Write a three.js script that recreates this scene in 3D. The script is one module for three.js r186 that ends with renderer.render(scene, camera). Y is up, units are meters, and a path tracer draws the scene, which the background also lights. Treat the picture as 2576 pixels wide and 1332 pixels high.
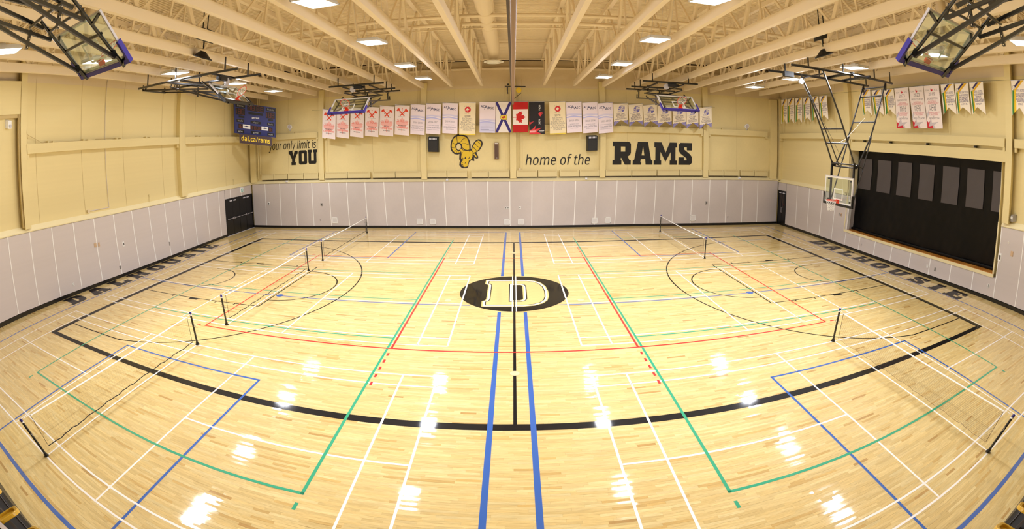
import * as THREE from 'three';
import { FontLoader } from 'three/addons/loaders/FontLoader.js';
import { mergeGeometries } from 'three/addons/utils/BufferGeometryUtils.js';
import { RectAreaLightUniformsLib } from 'three/addons/lights/RectAreaLightUniformsLib.js';

// ---------------------------------------------------------------- camera, exposure, lights
const scene = new THREE.Scene();
scene.background = new THREE.Color(0x000000);
const camera = new THREE.PerspectiveCamera(60.98, 2576 / 1332, 0.1, 200);
camera.position.set(0, 4.87, 14.175);
camera.rotation.set(-0.2634, 0.0047, -0.0078, 'YXZ');
const renderer = new THREE.WebGLRenderer({ antialias: true });
renderer.toneMapping = THREE.LinearToneMapping;
renderer.toneMappingExposure = 1.0;
renderer.shadowMap.enabled = true;
RectAreaLightUniformsLib.init();
const LAMP_POWER = 78, LAMP_BEAM = 61, LAMP_GLOW = 5;

// ---------------------------------------------------------------- the hall's shape
// Everything is set out in court metres: x across, y up, d towards the far wall (0, 0, 0 = centre spot).
// The hall of the photograph is bowed: side walls lean and flare, the long lines curve, the roof dips at the ends. hall() is that bow, the floor staying level.
const BX = [17.3972, .1417, .1757, -.0323, -.9478, .1153, .5613, .33, -1.3367, .6227, -.4584, 3.2921, -.517, -2.3768, 2.7183, -1.4488, 1.0385, -2.7902, -3.5017, 1.979, -.872, .2215, -.4455, -3.1794, .9841, -3.5813, -.2275, 4.223, -2.8989, 3.9494, 2.8159, -1.2461, 1.166, 2.6357, .9576, -2.9454, -1.4538];
const BY = [8.9703, .6252, -.6479, .4597, -1.3195, .1332, .1875, .6413, -2.3047, 2.0027, -1.0212, 2.7653, -.2266, -1.2221, 2.0805, -1.587, .6998, -1.6001, -.2664, .1756, 2.3726, -.3126, -.1034, -3.982, 3.1522, -7.1438, .342, 3.0595, -2.9892, 4.6632, -.6537, -.9182, .2585, 4.1586, .6923, -2.8457, -.3029];
const BZ = [.2909, 12.3184, .3675, -.2787, -.0883, -.455, .615, .1401, -.1403, 5.2347, -5.7021, 4.8735, -.4868, -.2015, .5002, -1.0628, -5.0719, 4.7361, -8.0369, .2326, 1.1466, 6.2103, -1.8682, 3.8104, -2.9467];
function hall(x, y, d) {
  const xc = Math.max(-18.2, Math.min(18.2, x)), dc = Math.max(-13.9, Math.min(12.3, d)), yc = Math.max(-0.3, Math.min(10.2, y));
  const a = xc / 17, b = yc / 9, c = dc / 12, A = [1], B = [1], C = [1];
  for (let i = 1; i < 9; i++) { A[i] = A[i - 1] * a; B[i] = B[i - 1] * b; C[i] = C[i - 1] * c; }
  let X = 0, Y = 0, Z = 0, n = 0;
  for (let i = 1; i < 8; i += 2) for (let j = 0; j < 3; j++) for (let k = 0; i + j + k < 8; k++) X += BX[n++] * A[i] * B[j] * C[k];
  n = 0;
  for (let i = 0; i < 8; i += 2) for (let j = 1; j < 4; j++) for (let k = 0; i + j + k < 8; k++) Y += BY[n++] * A[i] * B[j] * C[k];
  n = 0;
  for (let i = 0; i < 9; i += 2) for (let k = 0; i + k < 9; k++) Z += BZ[n++] * A[i] * C[k];
  return new THREE.Vector3(X + x - xc, Y + y - yc, -(Z + d - dc));
}
const FAR = (x) => 11.5 - 0.0022 * x * x, LEFT = -16.95, RIGHT = 17.1, NEAR = -13.3, DECK = 9.9;
let seed = 7;
const rnd = () => ((seed = (seed * 1664525 + 1013904223) >>> 0) / 4294967296);
const between = (a, b) => a + (b - a) * rnd();

// ---------------------------------------------------------------- materials
function noiseTexture(w, h, f, repeatable = THREE.RepeatWrapping) {
  const data = new Uint8Array(w * h * 4);
  for (let y = 0; y < h; y++) for (let x = 0; x < w; x++) {
    const v = f(x / w, y / h), i = (y * w + x) * 4;
    const c = Array.isArray(v) ? v : [v, v, v];
    for (let k = 0; k < 3; k++) data[i + k] = Math.max(0, Math.min(255, c[k] * 255));
    data[i + 3] = 255;
  }
  const t = new THREE.DataTexture(data, w, h);
  t.wrapS = t.wrapT = repeatable; t.magFilter = THREE.LinearFilter; t.colorSpace = THREE.SRGBColorSpace; t.needsUpdate = true;
  return t;
}
function periodic(n, s) {   // smooth value noise that repeats after n cells
  const g = Array.from({ length: n * n }, () => s());
  return (u, v) => {
    const x = u * n, y = v * n, i = Math.floor(x), j = Math.floor(y), fx = x - i, fy = y - j, sx = fx * fx * (3 - 2 * fx), sy = fy * fy * (3 - 2 * fy);
    const q = (a, b) => g[((b % n) + n) % n * n + ((a % n) + n) % n];
    return (q(i, j) * (1 - sx) + q(i + 1, j) * sx) * (1 - sy) + (q(i, j + 1) * (1 - sx) + q(i + 1, j + 1) * sx) * sy;
  };
}
const n4 = periodic(4, rnd), n9 = periodic(9, rnd), n64 = periodic(64, rnd), n128 = periodic(128, rnd);
const wallTex = noiseTexture(256, 256, (u, v) => 0.93 + 0.04 * n4(u, v) + 0.02 * n9(u, v) + 0.012 * n64(u, v));
wallTex.repeat.set(0.22, 0.22);
const grainTex = noiseTexture(1024, 512, (u, v) => {   // maple: long streaks along u, a few dark mineral lines
  const s = n128((u * 24) / 128, v), t = n64((u * 10) / 64, v), w = n9(u, v * 2), m = n128((u * 8) / 128, v + 0.37);
  const k = 0.84 + 0.1 * s * t + 0.05 * w + 0.03 * n128(u, v) - 0.3 * Math.max(0, m * s - 0.62);
  return [k, k * (0.975 + 0.025 * t), k * (0.93 + 0.07 * t)];
});
grainTex.repeat.set(0.8, 3.2);
const std = (color, roughness = 0.6, o = {}) => new THREE.MeshStandardMaterial({ color, roughness, ...o });
const phys = (color, roughness, o) => new THREE.MeshPhysicalMaterial({ color, roughness, ...o });
const M = {
  yellow: std(0xe6d49c, 0.62, { map: wallTex }), cream: std(0xe0cdab, 0.6, { map: wallTex }), deck: std(0xe9d9bf, 0.6), steel: std(0xecdcc2, 0.5),
  panel: std(0xcdc3bf, 0.75, { map: wallTex }), strip: std(0xf1efec, 0.45), black: std(0x0b0b0d, 0.4), base: std(0x08080a, 0.45),
  wood: phys(0xffffff, 0.55, { map: grainTex, vertexColors: true, specularIntensity: 0.35, clearcoat: 0.9, clearcoatRoughness: 0.05 }),
  subfloor: std(0x8a6a3c, 0.7),
  white: phys(0xf0ece6, 0.5, { specularIntensity: 0.35, clearcoat: 0.9, clearcoatRoughness: 0.05 }), ink: phys(0x080606, 0.5, { specularIntensity: 0.15, clearcoat: 0.35, clearcoatRoughness: 0.06 }), green: phys(0x1f9a72, 0.5, { specularIntensity: 0.35, clearcoat: 0.9, clearcoatRoughness: 0.05 }),
  red: phys(0xd1251f, 0.5, { specularIntensity: 0.35, clearcoat: 0.9, clearcoatRoughness: 0.05 }), blue: phys(0x2459a8, 0.5, { specularIntensity: 0.35, clearcoat: 0.9, clearcoatRoughness: 0.05 }), letter: phys(0x171314, 0.5, { specularIntensity: 0.15, clearcoat: 0.35, clearcoatRoughness: 0.06 }),
  logoWood: phys(new THREE.Color().setRGB(0.83, 0.635, 0.265), 0.45, { map: grainTex, specularIntensity: 0.35, clearcoat: 0.9, clearcoatRoughness: 0.05 }), brass: std(0xd2bf92, 0.4),
  frame: phys(0x08080a, 0.3, { clearcoat: 0.25, clearcoatRoughness: 0.2 }), chrome: std(0xc6c6cc, 0.25, { metalness: 0.9 }), alu: std(0xcfcdd6, 0.35, { metalness: 0.2 }),
  glass: phys(0xf4fbf8, 0.0, { transmission: 1, thickness: 0, ior: 1.5 }), whitePaint: std(0xf2f2ee, 0.5), pad: std(0x332896, 0.5), padBlack: std(0x0c0c0e, 0.5),
  orange: std(0xd83a16, 0.4), netWhite: std(0xefece4, 0.8), netBrown: std(0x5b4636, 0.8), cordBlack: std(0x1d1512, 0.7), post: phys(0x121113, 0.3, { clearcoat: 0.5, clearcoatRoughness: 0.2 }), cap: std(0x2e2a86, 0.4),
  lampBody: std(0xdad7d0, 0.5), lampGlow: std(0xffffff, 0.5, { emissive: 0xffffff, emissiveIntensity: LAMP_GLOW }),
  plastic: std(0xefeeea, 0.5), grey: std(0x9b958f, 0.5), beige: std(0xc9ab8a, 0.6), greyDark: std(0x55504f, 0.5), speaker: std(0x0c0c0e, 0.55), bronze: std(0x7d5f49, 0.45, { metalness: 0.3 }),
  tube: std(0x8b6c51, 0.45), tubeDark: std(0x3a2a25, 0.5), yellowDisc: std(0xe6c216, 0.45), drum: std(0x141416, 0.5), grille: std(0x1c1a1a, 0.5), heater: std(0xd6c694, 0.5), slot: std(0xc4ad78, 0.6),
  curtain: phys(0x050506, 0.5, { specularIntensity: 0.35 }), mesh: std(0x484243, 0.6), stage: std(0xb8752c, 0.35), stageWood: std(0xe4cfa6, 0.55),
  seat: phys(0xd3a521, 0.35, { clearcoat: 0.4, clearcoatRoughness: 0.2 }), bleacher: std(0x19171a, 0.6), nosing: std(0xc9bfc0, 0.5), door: phys(0x09090a, 0.4, { specularIntensity: 0.6 }), doorGlass: std(0x2c1d17, 0.25),
  scoreBlue: std(0x2a3176, 0.45), signDark: std(0x4a3a3d, 0.5), wallInk: std(0x0d0a08, 0.55), emblemInk: std(0x241a1c, 0.55), emblemYellow: std(0xdcb91e, 0.5), exit: std(0x2b9d8f, 0.5), ledge: std(0xe2d4a6, 0.55),
};

// ---------------------------------------------------------------- geometry helpers (court metres)
const V = (x, y, d) => new THREE.Vector3(x, y, -d);
function box(x0, x1, y0, y1, d0, d1, step = 0.8) {
  const w = Math.abs(x1 - x0), h = Math.abs(y1 - y0), l = Math.abs(d1 - d0), s = (q) => Math.max(1, Math.min(60, Math.ceil(q / step)));
  return new THREE.BoxGeometry(w, h, l, s(w), s(h), s(l)).translate((x0 + x1) / 2, (y0 + y1) / 2, -(d0 + d1) / 2);
}
function along(a, b, g, len) {   // g runs up y around the origin, length len
  const A = V(...a), B = V(...b), dir = B.clone().sub(A).normalize();
  const q = new THREE.Quaternion().setFromUnitVectors(new THREE.Vector3(0, 1, 0), dir);
  return g.applyQuaternion(q).translate((A.x + B.x) / 2, (A.y + B.y) / 2, (A.z + B.z) / 2);
}
function tube(a, b, r = 0.03, sides = 8, step = 0.8) {
  const len = V(...a).distanceTo(V(...b));
  return along(a, b, new THREE.CylinderGeometry(r, r, len, sides, Math.max(1, Math.ceil(len / step))), len);
}
function bar(a, b, w = 0.05, h = w, step = 0.8) {
  const len = V(...a).distanceTo(V(...b));
  return along(a, b, new THREE.BoxGeometry(w, len, h, 1, Math.max(1, Math.ceil(len / step)), 1), len);
}
const chain = (pts, r, sides = 6) => pts.slice(1).map((p, i) => tube(pts[i], p, r, sides));
function onWall(wall, g) {   // local (s, y, t) of a wall -> court metres; s = x on the far wall and d on the side walls, t = out of the wall
  const p = g.attributes.position;
  for (let i = 0; i < p.count; i++) {
    const s = p.getX(i), y = p.getY(i), t = p.getZ(i);
    if (wall === 'far') p.setXYZ(i, s, y, -(FAR(s) - t));
    else if (wall === 'left') p.setXYZ(i, LEFT + t, y, -s);
    else p.setXYZ(i, RIGHT - t, y, -s);
  }
  return wall === 'right' ? flip(g) : g;
}
function flip(g) {
  if (!g.index) g.setIndex([...Array(g.attributes.position.count).keys()]);
  const ix = g.index.array;
  for (let i = 0; i < ix.length; i += 3) { const t = ix[i]; ix[i] = ix[i + 1]; ix[i + 1] = t; }
  return g;
}
function wallBox(wall, s0, s1, y0, y1, t0, t1, step = 0.8) {
  const g = box(s0, s1, y0, y1, -t0, -t1, step);
  return onWall(wall, g);
}
function metricUV(g) {
  const p = g.attributes.position, n = g.attributes.normal, uv = g.attributes.uv;
  for (let i = 0; i < p.count; i++) {
    const ax = Math.abs(n.getX(i)), ay = Math.abs(n.getY(i)), az = Math.abs(n.getZ(i));
    if (ay > ax && ay > az) uv.setXY(i, p.getX(i), p.getZ(i)); else if (ax > az) uv.setXY(i, p.getZ(i), p.getY(i)); else uv.setXY(i, p.getX(i), p.getY(i));
  }
  return g;
}
function bend(g) {
  const p = g.attributes.position;
  for (let i = 0; i < p.count; i++) { const v = hall(p.getX(i), p.getY(i), -p.getZ(i)); p.setXYZ(i, v.x, v.y, v.z); }
  p.needsUpdate = true;
  return g;
}
const taken = {};
function numbered(name) { const k = taken[name] = (taken[name] ?? -1) + 1; return k ? name + '_' + String(k).padStart(3, '0') : name; }
function tag(o, label, category, group, kind) {
  if (label) o.userData.label = label;
  if (category) o.userData.category = category;
  if (group) o.userData.group = group;
  if (kind) o.userData.kind = kind;
  return o;
}
function rootOf(o) { while (o.parent && o.parent !== scene) o = o.parent; return o; }
// one named Mesh from geometry in court metres, bowed with the hall; a top-level one stands at its own base
function make(name, list, mat, parent) {
  let gs = (Array.isArray(list) ? list : [list]);
  gs = gs.map((g) => { if (!g.index) g.setIndex([...Array(g.attributes.position.count).keys()]); if (mat.map === wallTex) metricUV(g); return g; });
  let g = gs.length > 1 ? mergeGeometries(gs) : gs[0];
  bend(g); g.computeVertexNormals();
  const m = new THREE.Mesh(g, mat);
  m.castShadow = m.receiveShadow = true;
  if (parent) {
    const o = rootOf(parent).position;
    g.translate(-o.x, -o.y, -o.z);
    m.name = name; parent.add(m);
  } else {
    g.computeBoundingBox(); const b = g.boundingBox.clone(), c = b.getCenter(new THREE.Vector3());
    g.translate(-c.x, -b.min.y, -c.z); m.position.set(c.x, b.min.y, c.z);
    m.name = numbered(name); scene.add(m);
  }
  return m;
}
const structure = (name, list, mat) => { const m = make(name, list, mat); m.userData.kind = 'structure'; return m; };
function thing(name, base, label, category, group) {   // a Group at the thing's base; parts made with make(..., thing) keep court metres
  const o = new THREE.Group(); o.name = numbered(name); scene.add(o); o.position.copy(hall(...base));
  return tag(o, label, category, group);
}
// rigid things: built around their own origin in metres, then set down at a place in the hall, turned with it
function part(name, list, mat, parent) {
  let gs = (Array.isArray(list) ? list : [list]).map((g) => { if (!g.index) g.setIndex([...Array(g.attributes.position.count).keys()]); return g; });
  const m = new THREE.Mesh(gs.length > 1 ? mergeGeometries(gs) : gs[0], mat);
  m.name = name; m.castShadow = m.receiveShadow = true; if (parent) parent.add(m);
  return m;
}
function place(o, [x, y, d], turn = 0, flush = false) {   // flush: square with the level surface of the hall there, as a lamp under the roof
  const h = 0.05, P = hall(x, y, d);
  const ex = hall(x + h, y, d).sub(P).divideScalar(h), ez = hall(x, y, d - h).sub(P).divideScalar(h), ey = flush ? ez.clone().cross(ex).normalize() : hall(x, y + h, d).sub(P).divideScalar(h);
  const c = Math.cos(turn), s = Math.sin(turn);
  const vx = ex.clone().multiplyScalar(c).addScaledVector(ez, -s), vz = ex.clone().multiplyScalar(s).addScaledVector(ez, c);
  const Y = ey.clone().normalize(), X = vx.clone().addScaledVector(Y, -vx.dot(Y)).normalize(), Z = X.clone().cross(Y);
  o.position.copy(P);
  o.quaternion.setFromRotationMatrix(new THREE.Matrix4().makeBasis(X, Y, Z));
  o.scale.set(vx.length(), ey.length(), vz.length());
  return o;
}
function rigid(name, label, category, group) { const o = new THREE.Group(); o.name = numbered(name); scene.add(o); return tag(o, label, category, group); }
function copy(o, label) { const c = o.clone(); c.name = numbered(o.name.replace(/_\d+$/, '')); scene.add(c); c.userData = { ...o.userData, label: label ?? o.userData.label }; return c; }
const rbox = (w, h, l, x = 0, y = 0, z = 0) => new THREE.BoxGeometry(w, h, l).translate(x, y, z);
const rcyl = (r, h, x = 0, y = 0, z = 0, sides = 12, r2 = r) => new THREE.CylinderGeometry(r2, r, h, sides).translate(x, y, z);
function canvas(w, h, draw) {
  const c = document.createElement('canvas'); c.width = w; c.height = h;
  draw(c.getContext('2d'), w, h);
  const t = new THREE.CanvasTexture(c); t.colorSpace = THREE.SRGBColorSpace; t.magFilter = THREE.LinearFilter; t.flipY = true;
  return t;
}
const printed = (t, rough = 0.6) => new THREE.MeshStandardMaterial({ map: t, roughness: rough });

// ---------------------------------------------------------------- floor: maple strips, painted lines
const floor = structure('floor', box(-17.2, 17.4, -0.3, -0.012, -13.9, 11.75, 1.2), M.subfloor);
{
  const W = 0.0572, rows = Math.ceil((11.6 - NEAR) / W), boards = [];
  for (let r = 0; r < rows; r++) {
    const d0 = NEAR + r * W;
    let x = LEFT - rnd() * 0.9;
    while (x < RIGHT) {
      const len = 0.28 + 0.75 * rnd() * (0.5 + rnd()), x0 = Math.max(x, LEFT), x1 = Math.min(x + len, RIGHT);
      if (x1 - x0 > 0.03) boards.push([x0, x1, d0]);
      x += len;
    }
  }
  const tone = (len) => {
    let t = rnd();
    if (len > 0.5 && t < 0.13) t += 0.12 * rnd() + 0.05;
    const k = between(0.9, 1.06);
    if (t < 0.03) return [0.56 * k, 0.345 * k, 0.105 * k];
    if (t < 0.13) return [0.70 * k, 0.475 * k, 0.16 * k];
    if (t < 0.42) return [0.785 * k, 0.585 * k, 0.238 * k];
    if (t < 0.84) return [0.825 * k, 0.635 * k, 0.278 * k];
    return [0.85 * k, 0.68 * k, 0.322 * k];
  };
  const boardShape = ([x0, x1, d0]) => {
    const g = box(x0 + 0.0004, x1 - 0.0004, -0.011, 0, d0 + 0.0003, d0 + W - 0.0003, 0.55), n = g.attributes.position.count, col = new Float32Array(n * 3), c = tone(x1 - x0);
    const tilt = between(-1, 1) * 0.00055, roll = between(-1, 1) * 0.0002, u0 = rnd() * 9, v0 = rnd() * 9, p = g.attributes.position, dm = d0 + W / 2, xm = (x0 + x1) / 2;
    for (let i = 0; i < n; i++) {
      col.set(c, i * 3);
      g.attributes.uv.setXY(i, p.getX(i) - x0 + u0, -p.getZ(i) - d0 + v0);
      if (p.getY(i) > -0.005) p.setY(i, (-p.getZ(i) - dm) / W * tilt * 2 + (p.getX(i) - xm) * roll);
    }
    g.setAttribute('color', new THREE.BufferAttribute(col, 3));
    return g;
  };
  // the strips nearest the stands lie singly, the rest of the field in one piece
  const near = boards.map((b, i) => [Math.hypot((b[0] + b[1]) / 2, b[2] + 14.2) + (b[2] < -10.6 && Math.abs(b[0] + b[1]) > 14 ? 50 : 0) + (b[2] < -10.1 ? 40 : 0), i]).sort((a, b) => a[0] - b[0]).slice(0, 300);
  const single = new Set(near.map((q) => q[1]));
  for (const i of single) make('board', boardShape(boards[i]), M.wood, floor);
  tag(make('strip_flooring', boards.filter((_, i) => !single.has(i)).map(boardShape), M.wood, floor), null, null, null, 'stuff');
}
function flat(pts, y, holes = []) {   // a polygon of paint on the floor, pts [x, d]
  const sh = new THREE.Shape(pts.map(([x, d]) => new THREE.Vector2(x, d)));
  for (const h of holes) sh.holes.push(new THREE.Path(h.map(([x, d]) => new THREE.Vector2(x, d))));
  const g = new THREE.ShapeGeometry(sh, 8), p = g.attributes.position, uv = g.attributes.uv;
  for (let i = 0; i < p.count; i++) { const x = p.getX(i), d = p.getY(i); uv.setXY(i, x, d); p.setXYZ(i, x, y, -d); }
  return g;
}
function stripe(x0, d0, x1, d1, w, y) {   // a painted line with its length cut into short pieces
  const len = Math.hypot(x1 - x0, d1 - d0), n = Math.max(1, Math.ceil(len / 0.6)), ux = (x1 - x0) / len, ud = (d1 - d0) / len, hw = w / 2;
  const pos = [], uv = [], ix = [];
  for (let i = 0; i <= n; i++) {
    const t = i / n, x = x0 + (x1 - x0) * t, d = d0 + (d1 - d0) * t;
    pos.push(x - ud * hw, y, -(d + ux * hw), x + ud * hw, y, -(d - ux * hw)); uv.push(t * len, 0, t * len, w);
    if (i) { const b = (i - 1) * 2; ix.push(b, b + 1, b + 2, b + 2, b + 1, b + 3); }
  }
  const g = new THREE.BufferGeometry();
  g.setAttribute('position', new THREE.Float32BufferAttribute(pos, 3)); g.setAttribute('normal', new THREE.Float32BufferAttribute(new Float32Array(pos.length), 3)); g.setAttribute('uv', new THREE.Float32BufferAttribute(uv, 2)); g.setIndex(ix);
  return g;
}
function arc(cx, cd, r, a0, a1, w, y, n = 48) {
  const pos = [], uv = [], ix = [];
  for (let i = 0; i <= n; i++) {
    const a = a0 + (a1 - a0) * i / n, c = Math.cos(a), s = Math.sin(a);
    pos.push(cx + c * (r - w / 2), y, -(cd + s * (r - w / 2)), cx + c * (r + w / 2), y, -(cd + s * (r + w / 2))); uv.push(i, 0, i, 1);
    if (i) { const b = (i - 1) * 2; ix.push(b, b + 1, b + 2, b + 2, b + 1, b + 3); }
  }
  const g = new THREE.BufferGeometry();
  g.setAttribute('position', new THREE.Float32BufferAttribute(pos, 3)); g.setAttribute('normal', new THREE.Float32BufferAttribute(new Float32Array(pos.length), 3)); g.setAttribute('uv', new THREE.Float32BufferAttribute(uv, 2)); g.setIndex(ix);
  return g;
}
function paint(list, mat) { const m = make('line', list, mat, floor); upward(m); return m; }
function upward(m) { const n = m.geometry.attributes.normal; let s = 0; for (let i = 0; i < n.count; i++) s += n.getY(i); if (s < 0) { flip(m.geometry); m.geometry.computeVertexNormals(); } for (let i = 0; i < n.count; i++) m.geometry.attributes.normal.setXYZ(i, 0, 1, 0); return m; }
const PI = Math.PI, y0 = 0.0009, y1 = 0.0013, y2 = 0.0017, y3 = 0.0021, y4 = 0.0025;
// basketball, black
for (const s of [-1, 1]) {
  paint(stripe(s * 14.11, -7.7, s * 14.11, 7.7, 0.22, y0), M.ink);
  paint(stripe(-14.0, s * 7.6, 14.0, s * 7.6, 0.2, y0), M.ink);
  paint(stripe(s * 8.2, -2.45, s * 8.2, 2.45, 0.05, y1), M.ink);
  for (const k of [-1, 1]) {
    paint(stripe(s * 14, k * 2.45, s * 8.2, k * 2.45, 0.05, y1), M.ink);
    paint(stripe(s * 11.37, k * 2.53, s * 10.95, k * 2.53, 0.14, y2), M.ink);
    for (const t of [9.2, 10.05, 12.25]) paint(stripe(s * t, k * 2.45, s * t, k * 2.6, 0.05, y2), M.ink);
    paint(stripe(s * 14, k * 6.63, s * 11.05, k * 6.63, 0.05, y1), M.ink);
    paint(stripe(s * 12.8, k * 1.25, s * 12.42, k * 1.25, 0.05, y1), M.ink);
  }
  const a = Math.asin(6.63 / 6.75);
  paint(s < 0 ? arc(-12.42, 0, 6.75, -a, a, 0.05, y1, 60) : arc(12.42, 0, 6.75, PI - a, PI + a, 0.05, y1, 60), M.ink);
  paint(s < 0 ? arc(-8.2, 0, 1.8, -PI / 2, PI / 2, 0.05, y1) : arc(8.2, 0, 1.8, PI / 2, 1.5 * PI, 0.05, y1), M.ink);
  paint(s < 0 ? arc(-12.42, 0, 1.25, -PI / 2, PI / 2, 0.05, y1) : arc(12.42, 0, 1.25, PI / 2, 1.5 * PI, 0.05, y1), M.ink);
  paint(stripe(0, s * 1.8, 0, s * 7.5, 0.065, y0), M.ink);
}
// blue cross-court fields
for (const [x0, x1] of [[-15.65, -0.44], [15.65, 0.32]]) {
  const s = Math.sign(x0);
  paint(stripe(x0, -12.68, x0, 10.2, 0.06, y2), M.blue);
  paint(stripe(x1, -12.68, x1, -1.84, 0.1, y2), M.blue); paint(stripe(x1, 1.84, x1, 10.2, 0.1, y2), M.blue);
  paint(stripe(x0, -12.68, x1, -12.68, 0.1, y2), M.blue); paint(stripe(x0, 10.2, x1, 10.2, 0.05, y2), M.blue);
  paint(stripe(x0, -1.28, s * 1.35, -1.28, 0.05, y1), M.blue);
  for (const [a, b] of [[-12.68, -6.79], [10.2, 4.31]]) {
    paint(stripe(s * 5.55, a, s * 5.55, b, 0.06, y2), M.blue); paint(stripe(s * 10.5, a, s * 10.5, b, 0.06, y2), M.blue); paint(stripe(s * 5.52, b, s * 10.53, b, 0.06, y2), M.blue);
  }
  paint(flat(Array.from({ length: 20 }, (_, i) => [s * 8 + 0.13 * Math.cos(i * PI / 10), -1.27 + 0.13 * Math.sin(i * PI / 10)]), y3), M.blue);
}
// green cross-court volleyball
for (const s of [-1, 1]) {
  const a = s * 3.1, b = s * 12.06;
  paint(stripe(a, -9.89, a, 8.17, 0.06, y3), M.green); paint(stripe(b, -9.89, b, 8.17, 0.05, y3), M.green);
  paint(stripe(a - s * 0.03, -9.87, b + s * 0.03, -9.87, 0.06, y3), M.green); paint(stripe(a, 8.17, b, 8.17, 0.05, y3), M.green);
  for (const d of [-3.88, -0.88, 2.14]) paint(stripe(a, d, b, d, 0.05, y2), M.green);
  for (const x of [a, b]) { paint(stripe(x, -10.1, x, -10.27, 0.06, y3), M.green); paint(stripe(x, 8.4, x, 8.55, 0.06, y3), M.green); }
}
// red main volleyball
for (const s of [-1, 1]) {
  paint(stripe(-9.03, s * 4.5, 9.03, s * 4.5, 0.055, y4), M.red); paint(stripe(s * 9, -4.5, s * 9, 4.5, 0.055, y4), M.red); paint(stripe(s * 3, -4.5, s * 3, 4.5, 0.055, y4), M.red);
  for (const k of [-1, 1]) for (let i = 0; i < 5; i++) { const d = k * (4.76 + i * 0.355); paint(stripe(s * 3, d, s * 3, d + k * 0.15, 0.055, y4), M.red); }
  for (const k of [-1, 1]) paint(stripe(s * 9.2, k * 4.5, s * 9.37, k * 4.5, 0.05, y4), M.red);
}
// six white badminton courts
for (const s of [-1, 1]) for (const c of [-8.81, -1.17, 6.58]) {
  const X0 = s * 15.05, X1 = s * 1.64;
  for (const x of [X0, X1, s * 14.28, s * 2.4, s * 10.34, s * 6.31]) paint(stripe(x, c - 3.05, x, c + 3.05, 0.045, y2), M.white);
  paint(stripe(s * 8.34, c - 3.05, s * 8.34, c + 3.05, 0.045, y2), M.white);
  for (const k of [-3.05, -2.58, 2.58, 3.05]) paint(stripe(X0, c + k, X1, c + k, 0.045, y2), M.white);
  paint(stripe(X0, c, s * 10.34, c, 0.045, y2), M.white); paint(stripe(X1, c, s * 6.31, c, 0.045, y2), M.white);
}
// centre circle with the big D
{
  const ring = (r) => Array.from({ length: 72 }, (_, i) => [r * Math.cos(i * PI / 36), r * Math.sin(i * PI / 36)]);
  const D = [[-1.01, 1.34], [0.46, 1.32], [0.73, 1.23], [0.95, 0.96], [1.08, 0.57], [1.13, 0.05], [1.11, -0.5], [1.04, -0.86], [0.89, -1.12], [0.62, -1.31], [0.29, -1.38], [-1.0, -1.38], [-1.02, -0.89], [-0.92, -0.82], [-0.89, -0.71], [-0.9, 0.7], [-0.93, 0.81], [-1.02, 0.86]];
  const H = [[-0.14, 0.84], [0.25, 0.83], [0.35, 0.74], [0.38, 0.55], [0.38, -0.68], [0.34, -0.81], [0.21, -0.92], [-0.14, -0.92]];
  const inset = (P, q) => {   // move every edge inwards by q
    const area = P.reduce((a, p, i) => { const r = P[(i + 1) % P.length]; return a + p[0] * r[1] - r[0] * p[1]; }, 0), sg = area > 0 ? 1 : -1;
    return P.map((p, i) => {
      const a = P[(i + P.length - 1) % P.length], b = P[(i + 1) % P.length];
      const e = [p[0] - a[0], p[1] - a[1]], f = [b[0] - p[0], b[1] - p[1]], le = Math.hypot(...e), lf = Math.hypot(...f);
      const n1 = [-e[1] / le * sg, e[0] / le * sg], n2 = [-f[1] / lf * sg, f[0] / lf * sg], k = 1 + n1[0] * n2[0] + n1[1] * n2[1];
      return [p[0] + (n1[0] + n2[0]) / k * q, p[1] + (n1[1] + n2[1]) / k * q];
    });
  };
  const em = (g, m) => { const q = make('emblem', g, m, floor); upward(q); };
  em(flat(ring(1.8), 0.0029), M.ink);
  em(flat(D, 0.0033), M.logoWood); em(flat(inset(D, 0.045), 0.0036), M.white); em(flat(inset(D, 0.105), 0.0039), M.ink); em(flat(inset(D, 0.135), 0.0042), M.logoWood);
  em(flat(inset(H, -0.035), 0.0045), M.ink); em(flat(H, 0.0048), M.white); em(flat(inset(H, 0.055), 0.0051), M.logoWood); em(flat(inset(H, 0.1), 0.0054), M.ink);
  for (const x of [-0.06, 0.06]) em(stripe(x, -1.8, x, 1.8, 0.03, 0.0058), M.white);
  em(stripe(0, -1.8, 0, 1.8, 0.03, 0.0058), M.ink);
  for (const s of [-1, 1]) em(stripe(s * 1.64, -0.72, s * 1.64, 0.72, 0.05, 0.0058), M.white);
}
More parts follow.
